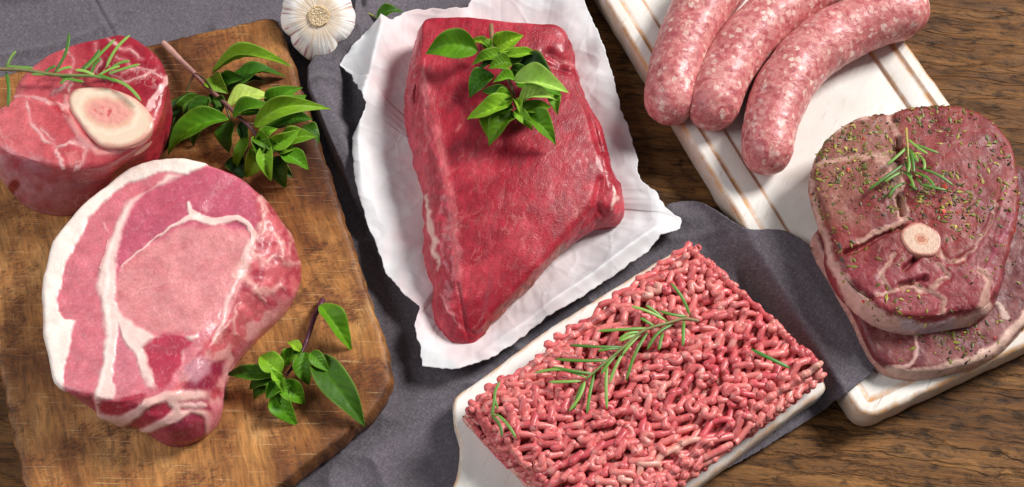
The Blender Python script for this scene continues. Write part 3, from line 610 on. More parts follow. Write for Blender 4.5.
C = mix(C, paint(G, S(186, 66, 80)), ss(1.0, 1.06, par) * ss(470, 440, px0[..., 0]) * 0.8)
line(C, fat, px, [(427, 196, 1.5), (430, 220, 2.6), (435, 250, 2.2), (438, 268, 1)], S(234, 196, 184), 0.9, 1.5)
line(C, fat, px, [(438, 295, .8), (452, 312, .8), (460, 330, .6)], S(220, 150, 150), 0.6, 1.2)
line(C, fat, px, [(424, 60, 1), (424, 100, 1.4), (428, 150, 1)], S(214, 128, 130), 0.6, 1.5)
line(C, fat, px, [(562, 250, 5), (535, 282, 6), (505, 313, 5), (486, 332, 3)], S(150, 92, 66), 0.65, 5, 0)
line(C, fat, px, [(613, 186, 1.2), (616, 200, 1.6), (612, 208, .8)], S(236, 200, 190), 0.9, 1)
line(C, fat, px, [(548, 54, .8), (562, 60, 1), (576, 68, .8)], S(206, 130, 130), 0.6, 1.5)
for k in range(260):                                       # short pale connective flecks
    x, y = RNG.uniform(430, 600), RNG.uniform(25, 300); a_ = RNG.normal(1.75, 0.35); L = RNG.uniform(4, 13); w_ = RNG.uniform(.1, .45)
    p2 = (x + L * math.cos(a_) * 0.5, y + L * math.sin(a_) * 0.5, w_ * 1.2); line(C, fat, px, [(x, y, w_ * .4), p2, (p2[0] + L * .5 * math.cos(a_ + .25), p2[1] + L * .5 * math.sin(a_ + .25), w_ * .4)], S(210, 132, 126), RNG.uniform(.15, .6), .9, 0.5)
fib = fbm(np.stack([px0[..., 0] / 3.2, px0[..., 1] / 11 + px0[..., 0] / 14], -1), 28, 3)
C = C * (1 + 0.14 * fbm(px0 / 9, 29, 3) + 0.13 * fib)[..., None]
MBF = meat_mat('raw_beef', S(206, 132, 128), 560, 0.09, 0.4, 95, bump=0.4, rough=(0.32, 0.55), sw=0.08, streak=(0.3, 0.16, 420), coat=0.25, mdir=0.35, sat=(1.03, 0.98))
t = thing('beef_roast', 'large tapering block of raw red beef lying on white butcher paper', 'meat', (*P(510, 190, ZB)[:2], ZB))
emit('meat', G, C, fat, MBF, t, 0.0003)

# seasoned leg steaks ---------------------------------------------------
def steak(outline, zt, zb, cpx, seed, dome=0.002, off=0.0):
    pts = [(a, b, zt if len(r) < 1 else r[0], off if len(r) < 2 else r[1]) for a, b, *r in outline]
    return slab(pts, zb, cpx, zt + dome, 560, 130, 26, rnd=0.005, seed=seed, amp=0.0008, nscale=70, undercut=0.001)
def flakes(G, par, parent, n, rmax, seed):
    rg = np.random.default_rng(seed); nn = gnormals(G)
    if nn[20, :, 2].mean() < 0: nn = -nn
    ok = np.argwhere((par < rmax) & (nn[..., 2] > 0.05)); cl = fbm(G * 28, seed, 2)
    wgt = np.array([np.linalg.norm(G[i, j, :2] - G[i, j - 1, :2]) for i, j in ok]); wgt = wgt * np.clip(0.45 + 1.2 * cl[ok[:, 0], ok[:, 1]], 0.06, 2); wgt = wgt * np.array([np.linalg.norm(G[i, j] - G[i - 1, j]) if i else 0 for i, j in ok])
    pick = rg.choice(len(ok), n, p=wgt / wgt.sum()); V = []; F = []; C = []
    pal = [S(88, 90, 26), S(120, 118, 38), S(76, 66, 30), S(150, 142, 50), S(60, 48, 28), S(128, 104, 48), S(172, 158, 76), S(104, 112, 34)]
    for q in pick:
        i, j = ok[q]; p = G[i, j]; nm = nn[i, j]; a = rg.normal(size=3); a -= nm * (a @ nm); a /= np.linalg.norm(a); bb = np.cross(nm, a)
        big = rg.random() ** 2.5; l = 0.0007 + 0.0028 * big; wd = 0.0005 + 0.0008 * big; h = 0.0003 + 0.0003 * rg.random()
        c = pal[rg.integers(len(pal))]
        if rg.random() < 0.02: c = S(196, 48, 22); wd = l * 0.8
        tl = rg.normal(0, 0.25); ax = a + nm * tl; k = len(V)
        V += [p - ax * l, p - bb * wd + nm * h * .3, p + ax * l, p + bb * wd * .8 + nm * h * .3, p + nm * h + a * l * .2, p - nm * 0.0003]
        F += [(k, k + 1, k + 4), (k + 1, k + 2, k + 4), (k + 2, k + 3, k + 4), (k + 3, k, k + 4), (k + 1, k, k + 5), (k + 2, k + 1, k + 5), (k + 3, k + 2, k + 5), (k, k + 3, k + 5)]
        C += [c * rg.uniform(.7, 1.25)] * 6
    o = mesh('seasoning', V, F, MFLAKE, parent, np.array(C), smooth=False); o['kind'] = 'stuff'
n = NT('dried_herbs'); MFLAKE = n.done(n.attr().outputs[0], 0.5)
Z1, Z2 = PANEL + 0.018, PANEL + 0.040
lo = [(816, 242), (822, 224), (850, 210), (920, 190), (985, 160), (1030, 170), (1052, 220), (1046, 285), (1030, 318), (1005, 345), (976, 360), (944, 368), (913, 371), (890, 366), (876, 356), (868, 340), (856, 314), (834, 276)]
G, par, nn = steak(lo, Z1, PANEL + 0.0006, (940, 280), 31)
px0 = proj(G); px = wob(px0, 2, 9, 35); C = paint(G, S(112, 46, 50)); fat = np.zeros(G.shape[:2])
C = mix(C, paint(G, S(132, 70, 68)), ss(-.2, .5, fbm(px0 / 20, 33, 3)))
line(C, fat, px, [(1044, 292, 3), (1022, 320, 4), (1000, 345, 5), (975, 361, 5), (944, 370, 6), (915, 375, 7), (890, 370, 4)], S(222, 184, 168), 0.9, 2.5)
line(C, fat, px, [(914, 330, 1), (918, 345, 1.4), (915, 358, 2), (905, 368, 2.5)], S(224, 178, 168), 0.85, 1.5)
line(C, fat, px, [(985, 300, 2), (1000, 306, 2.5), (1006, 318, 2)], S(220, 190, 176), 0.8, 1.5)
line(C, fat, px, [(812, 236, 4), (826, 268, 4), (845, 305, 3)], S(206, 160, 148), 0.7, 2.5)
C = mix(C, paint(G, S(214, 168, 154)), ss(1.05, 1.2, par) * 0.7)
C = C * (1 + 0.14 * fbm(px0 / 7, 36, 3))[..., None]
MST = meat_mat('seasoned_steak', S(200, 150, 140), 480, 0.2, 0.35, 110, bump=0.26, rough=(0.36, 0.6), sw=0.08, coat=0.0, sat=(0.98, 0.88), spec=0.3)
t = thing('seasoned_steak', 'herb seasoned leg steak lying underneath, mostly hidden, on the white board', 'steak', (*P(930, 280, PANEL)[:2], PANEL), 'seasoned steaks stacked on the white board')
emit('meat', G, C, fat, MST, t); flakes(G, par, t, 800, 1.6, 5)
up = [(890, 111), (915, 105), (941, 104), (964, 108), (984, 119), (1000, 135), (1009, 155), (1013, 180), (1013, 205), (1010, 228), (1003, 252), (996, 274), (989, 292), (975, 306), (950, 312), (925, 316), (900, 315), (878, 307), (858, 291), (843, 274), (833, 250), (827, 230), (821, 212), (814, 190), (811, 171), (816, 152), (830, 133), (849, 120), (872, 113)]
up = [(a + (7 if a > 950 else 3 if a < 900 else 4), b, Z2, 0.004 if (b > 230 and a < 1000) else 0.0) for a, b in up]
SE = [[(890, 111, 1.4), (892, 123, 1.8), (898, 133, 1.6), (898, 149, 1.4)], [(813, 167, 2), (823, 162, 1.8), (849, 157, 1.5), (875, 154, 1.8), (895, 156, 2)], [(879, 159, 3), (893, 166, 4), (897, 185, 4), (899, 200, 4), (903, 216, 4)], [(905, 221, 2), (880, 230, 2.4), (860, 241, 2)], [(894, 254, 1.5), (880, 275, 2), (888, 289, 1.6)], [(938, 263, 1.2), (949, 277, 1.8), (929, 290, 1.6), (913, 284, 1.2)], [(878, 295, 1.2), (901, 288, 1.8), (929, 291, 1.6), (944, 300, 1.5), (940, 312, 1.5)], [(997, 202, .7), (990, 224, .8), (974, 250, .7), (955, 262, 1)], [(979, 271, 2.5), (989, 280, 4), (984, 305, 4)], [(940, 250, 1.5), (948, 262, 1.2), (966, 258, .8)]]
GR = [[(918, 256), (905, 268)], [(846, 280), (872, 298)], [(899, 138), (899, 152), (896, 158)], [(903, 225), (882, 234), (860, 247), (846, 252)], [(900, 285), (915, 281), (926, 277)], [(900, 195), (903, 212)]]
G, par, nn = slab(up, Z1 - 0.002, (925, 205), Z2 + 0.003, 600, 150, 30, rnd=0.0045, seed=41, amp=0.0009, nscale=70, undercut=0.001, bulge=0.02,
    hump=lambda px, par: (sum(-0.0050 * np.exp(-(dline(px, l)[0] / 2.2) ** 2) for l in GR) + sum(-0.0014 * np.exp(-(dline(px, l)[0] / 3) ** 2) for l in SE)) * (par < 1.05))
px0 = proj(G); px = wob(px0, 2.4, 8, 45); C = paint(G, S(140, 52, 50)); fat = np.zeros(G.shape[:2])
C = mix(C, paint(G, S(146, 86, 74)), ss(915, 885, px0[..., 0]) * ss(235, 215, px0[..., 1]))
C = mix(C, paint(G, S(122, 40, 44)), ss(-.1, .5, fbm(px0 / 26, 43, 3)) * 0.8)
C = mix(C, paint(G, S(150, 60, 72)), ss(250, 270, px0[..., 1]) * 0.5)
line(C, fat, px, [(970, 262, 1), (988, 234, 2), (1002, 206, 2.4), (1008, 190, 1)], S(176, 104, 112), 0.7, 3)
line(C, fat, px, [(984, 272, 1), (1004, 236, 3), (1012, 214, 2)], S(160, 66, 92), 0.7, 3)
for l in SE: line(C, fat, px, [(a, b, c * 1.25) for a, b, c in l], S(204, 158, 142), 0.85, 1.8)
for l in GR: line(C, fat, px, [(a, b, .4) for a, b in l], S(78, 22, 30), 0.8, 1.6, 0)
line(C, fat, px, [(875, 113, 1.5), (849, 120, 2.5), (830, 134, 3), (815, 153, 1), (810, 173, 1.4), (813, 193, 2), (819, 216, 2.5), (826, 240, 3.5), (834, 266, 5), (848, 290, 8), (866, 312, 10), (888, 326, 10), (912, 332, 9), (940, 331, 8), (968, 321, 6), (988, 308, 4)], S(222, 182, 168), 0.9, 3)
line(C, fat, px, [(905, 326, 5), (925, 329, 5), (950, 324, 4)], S(206, 186, 196), 0.7, 4)
C = mix(C, paint(G, S(120, 40, 60)), ss(1.02, 1.1, par) * ss(990, 1004, px0[..., 0]))
C = C * (1 + 0.13 * fbm(px0 / 6, 46, 3))[..., None]
t = thing('seasoned_steak', 'herb seasoned leg steak with a round bone and rosemary, topmost of its stack', 'steak', (*P(925, 215, Z1)[:2], Z1), 'seasoned steaks stacked on the white board')
emit('meat', G, C, fat, MST, t); flakes(G, par, t, 1250, 1.7, 6)
bw = P(921.5, 239, Z2 + 0.0036); th = np.linspace(0, 2 * np.pi, 72, endpoint=False); rows = []; C = []
for k, dz in [(r, 0) for r in np.linspace(.03, .9, 24)] + [(.96, -.0004), (1, -.0014), (1, -.004), (.98, -.012)]:
    r_ = 0.0128 * k * (1 + 0.05 * np.cos(2 * th + 1) + 0.03 * np.sin(5 * th) * k); rows.append(np.stack([bw[0] + r_ * np.cos(th), bw[1] + r_ * np.sin(th), np.full(72, bw[2] + dz)], 1))
    C.append(np.broadcast_to(S(176, 104, 82) if k < .2 else S(200, 150, 122) if k < .36 else S(208, 174, 152) if k < .86 else S(190, 132, 118), (72, 3)))
G = np.array(rows); C = np.array(C) * (1 + 0.15 * fbm(G * 600, 3, 3))[..., None]
gridmesh('bone', G, meat_mat('steak_bone', FAT, 500, 0.08, bump=0.3, sw=0.1, coat=0.3), t, np.concatenate([C, np.ones(C.shape[:2] + (1,))], -1), cap0=True)

# sausages --------------------------------------------------------------
def m_sausage():
    n = NT('fresh_sausage'); v = n.coord(); wv = n.vadd(v, n.noise(v, 160, 3, 0.6, 0, 1), 0.006)
    cell = n.vor(wv, 290, 'F1', 'Color'); sep = n.n.new('ShaderNodeSeparateColor'); n.link(cell, sep.inputs[0])
    val = n.math('ADD', n.math('MULTIPLY', sep.outputs[0], 0.36), n.math('MULTIPLY', n.noise(wv, 220, 4, 0.65), 0.80))
    c = n.ramp(val, [(0.32, S(170, 80, 88)), (0.48, S(192, 108, 110)), (0.62, S(204, 128, 126)), (0.78, S(214, 150, 144)), (0.95, S(224, 176, 164))])
    c = n.mix(1.0, c, n.ramp(n.noise(v, 28, 3), [(0.3, (0.94, 0.86, 0.86)), (0.7, (1.05, 1.08, 1.08))]), 'MULTIPLY')
    w2 = n.vadd(v, n.noise(v, 300, 3, 0.6, 0, 1), 0.006); d2 = n.vor(w2, 215); c2 = n.n.new('ShaderNodeSeparateColor'); n.link(n.vor(w2, 215, 'F1', 'Color'), c2.inputs[0])
    sz = n.mr(c2.outputs[0], 0.3, 1.0, 0.0, 0.6); c = n.mix(n.math('MULTIPLY', n.mr(n.math('SUBTRACT', sz, d2), -0.03, 0.07, 0, 1), n.mr(c2.outputs[1], 0, 1, .15, .9)), c, S(234, 204, 192))
    e = n.vor(wv, 290, 'DISTANCE_TO_EDGE'); c = n.mix(n.mr(e, 0, 0.1, 0.22, 0), c, S(196, 96, 100))
    nb = n.bump(n.noise(v, 220, 4, 0.65), 0.5, 0.0018); nb = n.bump(n.noise(v, 1100, 3), 0.4, 0.0005, nb)
    sss(n, 0.2)
    return n.done(c, n.mr(n.noise(v, 200, 3), .35, .65, .28, .48), nb, Coat_Weight=0.14, Coat_Roughness=0.2, Specular_IOR_Level=0.4)
MSA = m_sausage()
def sausage(path, label, lift=0.0, seed=0):
    pts = np.array(path, float); r0 = pts[:, 2].mean() * 0.00070
    w = P(pts[:, 0], pts[:, 1], PANEL + r0 + lift); c = smooth_curve(np.concatenate([w, pts[:, 2:] * 0.00070], 1), 170, False)
    p, r = c[:, :3], c[:, 3]; p[:, 2] = PANEL + r + lift
    L = np.concatenate([[0], np.cumsum(np.linalg.norm(np.diff(p, axis=0), axis=1))]); T = L[-1]
    k = np.ones(len(L)); en = 0.020
    for d in (L, T - L): x = np.clip(1 - d / en, 0, 1); k = k * (1 - x ** 2.6) ** 0.5
    # more rings at the ends
    s = np.concatenate([T * 0.5 * (1 - np.cos(np.linspace(0, np.pi, 190)))])
    p = np.stack([np.interp(s, L, p[:, i]) for i in range(3)], 1); r = np.interp(s, L, r)
    k = np.ones(len(s))
    for d in (s, T - s): x = np.clip(1 - d / en, 0, 1); k = k * np.sqrt(np.maximum(1 - x ** 2.4, 0.0008))
    G = tube(p, r * k, 72); nn = gnormals(G); cn = G - p[:, None]; nn = np.where((nn * cn).sum(-1, keepdims=True) < 0, -nn, nn)
    G = G + nn * (0.0010 * fbm(G * 55, 51 + seed, 3) + 0.0003 * fbm(G * 260, 52, 2))[..., None] * np.clip(k, .1, 1)[:, None, None]
    G[..., 2] = np.maximum(G[..., 2], PANEL + 0.0003)
    o = gridmesh('sausage', G, MSA, cap0=True, cap1=True, loc=(*p[95, :2], PANEL), flip=True)
    tag(o, label, 'sausage', 'raw sausages on the white board')
sausage([(800, -95, 26), (752, -50, 29), (712, -6, 31), (692, 28, 30), (678, 66, 28), (671, 98, 26), (671, 121, 24)], 'raw pink sausage nearest the white butcher paper, straightest of the three', 0, 1)
sausage([(905, -60, 26), (850, -32, 27), (800, -2, 28), (764, 24, 29), (736, 56, 29), (719, 88, 28), (713, 110, 26), (712, 126, 25)], 'raw mottled sausage lying between the two other sausages', 0.0005, 2)
sausage([(769, 171, 24), (768, 150, 26), (770, 128, 27), (777, 104, 28.5), (789, 80, 29.5), (808, 57, 30), (838, 36, 30.5), (872, 21, 30), (900, 14, 29), (914, 13, 27), (929, 15, 25)], 'strongly curved raw sausage nearest the seasoned steaks, both its ends in view', 0.0003, 3)

# minced meat -------------------------------------------------------------
MZ = MB_Z + 0.029
cl, ct, cr_ = (P(*p, MZ - 0.006)[:2] for p in ((466, 407), (695, 247), (823, 366)))
f1 = (ct - cl) / np.linalg.norm(ct - cl); f2 = (cr_ - ct) / np.linalg.norm(cr_ - ct)
LA = np.linalg.norm(ct - cl); LB = (cr_ - ct) @ f2; RAD = 0.0024
Vs, Fs, Cs = [], [], []; cnt = 0
def strand(s, u_, z, r, tint):
    global cnt
    p = np.concatenate([cl + s[:, None] * f1 + u_[:, None] * f2, z[:, None]], 1)
    if len(p) < 6: return
    m = len(p); k = np.minimum(np.arange(m), np.arange(m)[::-1]); tap = np.sqrt(np.clip((k + 0.5) / 3.0, 0.05, 1))
    rr_ = r * tap * (1 + 0.10 * vn(np.stack([s * 260, u_ * 260, z * 0], 1), 91))
    G = tube(p, rr_, 8); Vs.append(G.reshape(-1, 3)); Fs.append(gq(m, 8, True, cnt)); cnt += m * 8
    c = np.broadcast_to(tint, (m, 3)); fk = vn(np.stack([s * 330 + u_ * 90, u_ * 330, z * 200], 1), 93)
    c = mix(c, np.broadcast_to(S(232, 170, 158), (m, 3)), ss(.4, .8, fk) * 0.6); c = mix(c, np.broadcast_to(S(168, 50, 62), (m, 3)), ss(.4, .9, -fk) * 0.5)
    Cs.append(np.repeat(c[:, None], 8, 1).reshape(-1, 3))
def edge_drop(s, u_):
    d = np.minimum(np.minimum(s, LA - s), np.minimum(u_, LB - u_))
    return 0.006 * (1 - ss(-0.002, 0.012, d))
def tint(): 
    q = RNG.random(); return mix(S(204, 80, 88), S(228, 128, 122), np.array(RNG.random())) * RNG.uniform(.86, 1.08) if q < .93 else S(222, 156, 142)
NSTR = int(LB / 0.0070)
for layer in range(3):
    for i in range(NSTR + 1):
        u0 = LB * i / NSTR + (0, 0.0035, 0.0012)[layer]; s0 = RNG.uniform(-0.002, 0.003); lim = LA + RNG.uniform(-0.003, 0.002)
        while s0 < lim - 0.004:
            ln = RNG.uniform(0.09, 0.25); s = np.arange(s0, min(s0 + ln, lim), 0.00055); uu = np.full(len(s), u0)
            b3 = np.stack([s * 22, uu * 30, uu * 0 + layer * 7], 1)
            lam = 0.0128; ph = 2 * np.pi * s / lam + 7.5 * vn(np.stack([s * 24, uu * 34, uu * 0], 1), 95) + 1.1 * vn(np.stack([s * 70, uu * 300, uu * 0], 1), 96) + layer * 1.7
            A = 0.0033 * (0.9 + 1.0 * vn(np.stack([s * 40, uu * 40, uu * 0 + layer * 9], 1), 97)); A = np.clip(A, 0.0010, 0.0048)
            s2 = s + 0.0023 * np.sin(2 * ph) + 0.004 * vn(np.stack([s * 20, uu * 18, uu * 0], 1), 98); u2 = uu + A * np.sin(ph) + 0.0085 * vn(np.stack([s * 17, uu * 16, uu * 0], 1), 99) + 0.0015 * vn(np.stack([s * 60, uu * 260, uu * 0], 1), 100)
            u2 = np.clip(u2, -0.003 + 0.002 * np.sin(ph), LB + 0.003 + 0.002 * np.sin(ph))
            bund = np.sin(2 * np.pi * (u2 + 0.012 * vn(np.stack([s * 14, uu * 8, uu * 0], 1), 94) - 0.25 * s) / 0.034)
            z = MZ - RAD - 0.001 - layer * 0.0034 + 0.0026 * vn(b3 * 1.8, 92) + 0.0008 * np.sin(ph + 0.9 + i) + 0.0005 * RNG.normal() + 0.0040 * np.abs(bund) - 0.001 - edge_drop(s2, u2)
            strand(s2, u2, z, RAD * RNG.uniform(.92, 1.06), tint()); s0 = s0 + ln + RNG.uniform(-0.002, 0.003)
for e in range(4):                                        # the flanks: short curls hanging over the edge
    Le = LA if e < 2 else LB
    for lev in range(6):
        x0 = 0.0
        zc_ = MB_Z + RAD * 0.9 + lev * 0.0045
        while x0 < Le:
            ln = RNG.uniform(0.012, 0.05); x = np.arange(x0, min(x0 + ln, Le), 0.00055)
            ph = 2 * np.pi * x / 0.0105 + RNG.uniform(0, 6)
            x2 = x + 0.0019 * np.sin(2 * ph); out = 0.001 - 0.0009 * lev + 0.0016 * vn(np.stack([x * 60, x * 0 + lev, x * 0 + e], 1), 101)
            z = np.maximum(zc_ + 0.0026 * np.sin(ph), MB_Z + RAD)
            if e == 0: strand(x2, -out, z, RAD, tint())
            elif e == 1: strand(x2, LB + out, z, RAD, tint())
            elif e == 2: strand(-out, x2, z, RAD, tint())
            else: strand(LA + out, x2, z, RAD, tint())
            x0 += ln
for k in range(50):                                       # loose curls on top
    s0, u0 = RNG.uniform(0.004, LA - 0.004), RNG.uniform(0.004, LB - 0.004); tt = np.arange(0, RNG.uniform(0.010, 0.045), 0.0006); an = RNG.normal(0.1, 1.0); kk = RNG.uniform(-40, 40); wv_ = RNG.uniform(380, 560)
    aa = an + kk * tt + 1.35 * np.sin(tt * wv_); s = s0 + np.cumsum(np.cos(aa)) * 0.0006; u2 = u0 + np.cumsum(np.sin(aa)) * 0.0006
    s = np.clip(s, 0.002, LA - 0.002) + 0.0008 * np.sin(tt * 700); u2 = np.clip(u2, 0.002, LB - 0.002) + 0.0008 * np.cos(tt * 700); z = MZ + 0.0002 + 0.001 * np.sin(tt * 300 + k) - edge_drop(s, u2); strand(s, u2, z, RAD, tint())
n = NT('minced_meat'); a = n.attr(); v = n.coord(); f = n.noise(v, 900, 4, 0.6); g = n.noise(v, 260, 3)
c = n.mix(1.0, a.outputs[0], n.ramp(f, [(0.25, (0.84, 0.78, 0.78)), (0.75, (1.12, 1.2, 1.2))]), 'MULTIPLY')
c = n.mix(n.mr(n.noise(v, 420, 3), .6, .72, 0, .5), c, S(234, 186, 174)); sss(n, 0.08, 0.003)
MMI = n.done(c, n.mr(g, .3, .7, .25, .5), n.bump(f, 0.35, 0.0006), Coat_Weight=0.12, Coat_Roughness=0.2)
t = thing('minced_meat', 'flat block of pink minced meat in wiggly strands on the white paddle board', 'minced meat', (*(cl + f1 * LA / 2 + f2 * LB / 2), MB_Z))
mesh('strands', np.vstack(Vs), np.vstack(Fs), MMI, t, np.vstack(Cs))
ii = 0.003; R4 = []
for zz, ins in ((MB_Z, ii), (MZ - 0.013, ii), (MZ - 0.0085, ii + 0.004)):
    q_ = rrect(LA / 2 - ins, LB / 2 - ins, 0.006, 20, 6); R4.append(np.concatenate([cl + (q_[:, :1] + LA / 2) * f1 + (q_[:, 1:] + LB / 2) * f2, np.full((len(q_), 1), zz)], 1))
gridmesh('core', np.array(R4), MMI, t, np.broadcast_to(S(176, 64, 70), (3, len(q_), 3)), cap0=True, cap1=True)

# garlic ------------------------------------------------------------------
gc = P(318, 17, 0.0275); ax = (CAM - gc) / np.linalg.norm(CAM - gc); ax = ax + np.array([0.02, 0.05, 0]); ax /= np.linalg.norm(ax)
gx = np.cross([0, 1, 0], ax); gx /= np.linalg.norm(gx); gy = np.cross(ax, gx)
TH = np.linspace(0, 2 * np.pi, 360, endpoint=False); rows = []; pr = []
cuts = np.radians([-140, -48, 22, 80, 128, 172])
dth = np.min(np.abs((TH[:, None] - cuts[None] + np.pi) % (2 * np.pi) - np.pi), 1)
big = np.where((TH > np.radians(250)) & (TH < np.radians(310)), 1.0, 0.0)
lob = 1 - 0.035 * np.exp(-(dth / 0.10) ** 1.3) - sum(0.09 * np.exp(-(np.abs((TH - np.radians(q_) + np.pi) % (2 * np.pi) - np.pi) / 0.2) ** 1.4) for q_ in (-138, -46)) - 0.02 * np.cos(TH * 2); lob = lob * (1 + 0.17 * np.exp(-(((TH - np.radians(278) + np.pi) % (2 * np.pi) - np.pi) / 0.4) ** 2))
for ph in np.linspace(0.12, 2.7, 130):
    k = np.sin(ph) ** 0.85; dep = ss(0.3, 1.2, ph)
    r_ = 0.0280 * k * (1 - dep + dep * lob); h_ = 0.0205 * np.cos(ph) - 0.0035 * np.exp(-(ph / 0.45) ** 2)
    r_ = r_ * (1 + 0.035 * vn(np.stack([np.cos(TH) * 1.6 + 3, np.sin(TH) * 1.6], 1), 208) + 0.012 * vn(np.stack([np.cos(TH) * 7, np.sin(TH) * 7], 1), 209))
    if ph > 2.2: h_ = h_ - 0.006 * (ph - 2.2)
    rows.append(gc + r_[:, None] * (np.cos(TH)[:, None] * gx + np.sin(TH)[:, None] * gy) + h_ * ax); pr.append(np.full(360, ph))
G = np.array(rows); pr = np.array(pr); T2 = np.broadcast_to(TH, pr.shape)
cyc = np.stack([np.cos(T2) * 13, np.sin(T2) * 13, pr * 0.6], -1); stn = fbm(cyc, 201, 4); st2 = fbm(np.stack([np.cos(T2) * 22, np.sin(T2) * 22, pr * 0.9], -1), 203, 3)
C = paint(G, S(246, 243, 238)); C = mix(C, paint(G, S(214, 182, 142)), ss(.12, .6, stn) * 0.5 * ss(1.9, .5, pr)); C = mix(C, paint(G, S(158, 78, 112)), ss(.3, .62, st2) * 0.75 * ss(.5, 1.0, pr))
C = mix(C, paint(G, S(214, 186, 150)), ss(.75, .4, pr) * .6)
cl_ = np.broadcast_to(np.exp(-(dth / 0.035) ** 2), pr.shape); C = mix(C, paint(G, S(186, 150, 124)), cl_ * .7 * ss(.3, .7, pr))
nn = gnormals(G); nn = np.where(((nn * (G - gc)).sum(-1, keepdims=True)) < 0, -nn, nn); G = G + nn * (0.00012 * st2 + 0.00015 * stn + 0.00003 * np.cos(T2 * 46 + 3 * stn))[..., None]
low = cloth_z(gc[None, :2])[0] + 0.0005; G[..., 2] = np.maximum(G[..., 2], low)
n = NT('garlic_skin'); a = n.attr(); v = n.coord(); sss(n, 0.2, 0.003, (1, .8, .6)); MG = n.done(n.mix(1.0, a.outputs[0], n.ramp(n.noise(v, 300, 3), [(.3, .93), (.7, 1.04)]), 'MULTIPLY'), 0.42, n.bump(n.noise(v, 250, 3), .2, .0006), Specular_IOR_Level=.4)
t = thing('garlic_bulb', 'whole white garlic bulb with purple streaks, root end up, on the grey cloth', 'garlic', (*gc[:2], low))
gridmesh('bulb', G, MG, t, C, cap0=True, cap1=True)
rows = []; C = []
for k, h_ in [(q, 0.0006 * q) for q in np.linspace(.02, .9, 26)] + [(.95, .0007), (1.0, .0001), (1.05, -.002)]:
    r_ = 0.0076 * k * (1 + 0.07 * vn(np.stack([np.cos(TH[::4]) * 4, np.sin(TH[::4]) * 4], 1), 5)); jj = 0.0005 * fbm(np.stack([np.cos(TH[::4]) * 16 * k, np.sin(TH[::4]) * 16 * k], 1), 211, 3)
    rows.append(gc + r_[:, None] * (np.cos(TH[::4])[:, None] * gx + np.sin(TH[::4])[:, None] * gy) + (0.0182 + h_ + jj)[:, None] * ax)
    C.append(np.broadcast_to(S(222, 198, 162) if k < .9 else S(212, 184, 142), (90, 3)) * (1 + .10 * fbm(np.stack([np.cos(TH[::4]) * 12 * k, np.sin(TH[::4]) * 12 * k], 1), 212, 2))[:, None])
gridmesh('root_plate', np.array(rows), MG, t, np.array(C), cap0=True)

# herbs ---------------------------------------------------------------------
def m_leaf():
    n = NT('basil_leaf'); a = n.attr(); v = n.coord(); f = n.noise(v, 500, 3)
    sss(n, 0.0)
    m = n.done(n.mix(1.0, a.outputs[0], n.ramp(f, [(.3, .88), (.7, 1.1)]), 'MULTIPLY'), n.mr(n.noise(v, 150), .35, .65, .42, .62), n.bump(f, .25, .0005), Specular_IOR_Level=0.28)
    tr = n.n.new('ShaderNodeBsdfTranslucent'); n.link(a.outputs[0], tr.inputs[0]); mx = n.n.new('ShaderNodeMixShader'); mx.inputs[0].default_value = .3
    n.link(n.b.outputs[0], mx.inputs[1]); n.link(tr.outputs[0], mx.inputs[2]); n.link(mx.outputs[0], n.n['Material Output'].inputs[0]); return m
MLEAF = m_leaf()
n = NT('herb_stem'); MSTEM = n.done(n.attr().outputs[0], 0.45)
GREEN = {'n': S(96, 150, 24), 'd': S(62, 110, 20), 'p': S(172, 206, 96), 'l': S(134, 184, 42), 'k': S(34, 70, 18)}  # darkest green: shade beneath other leaves put into the leaf colour
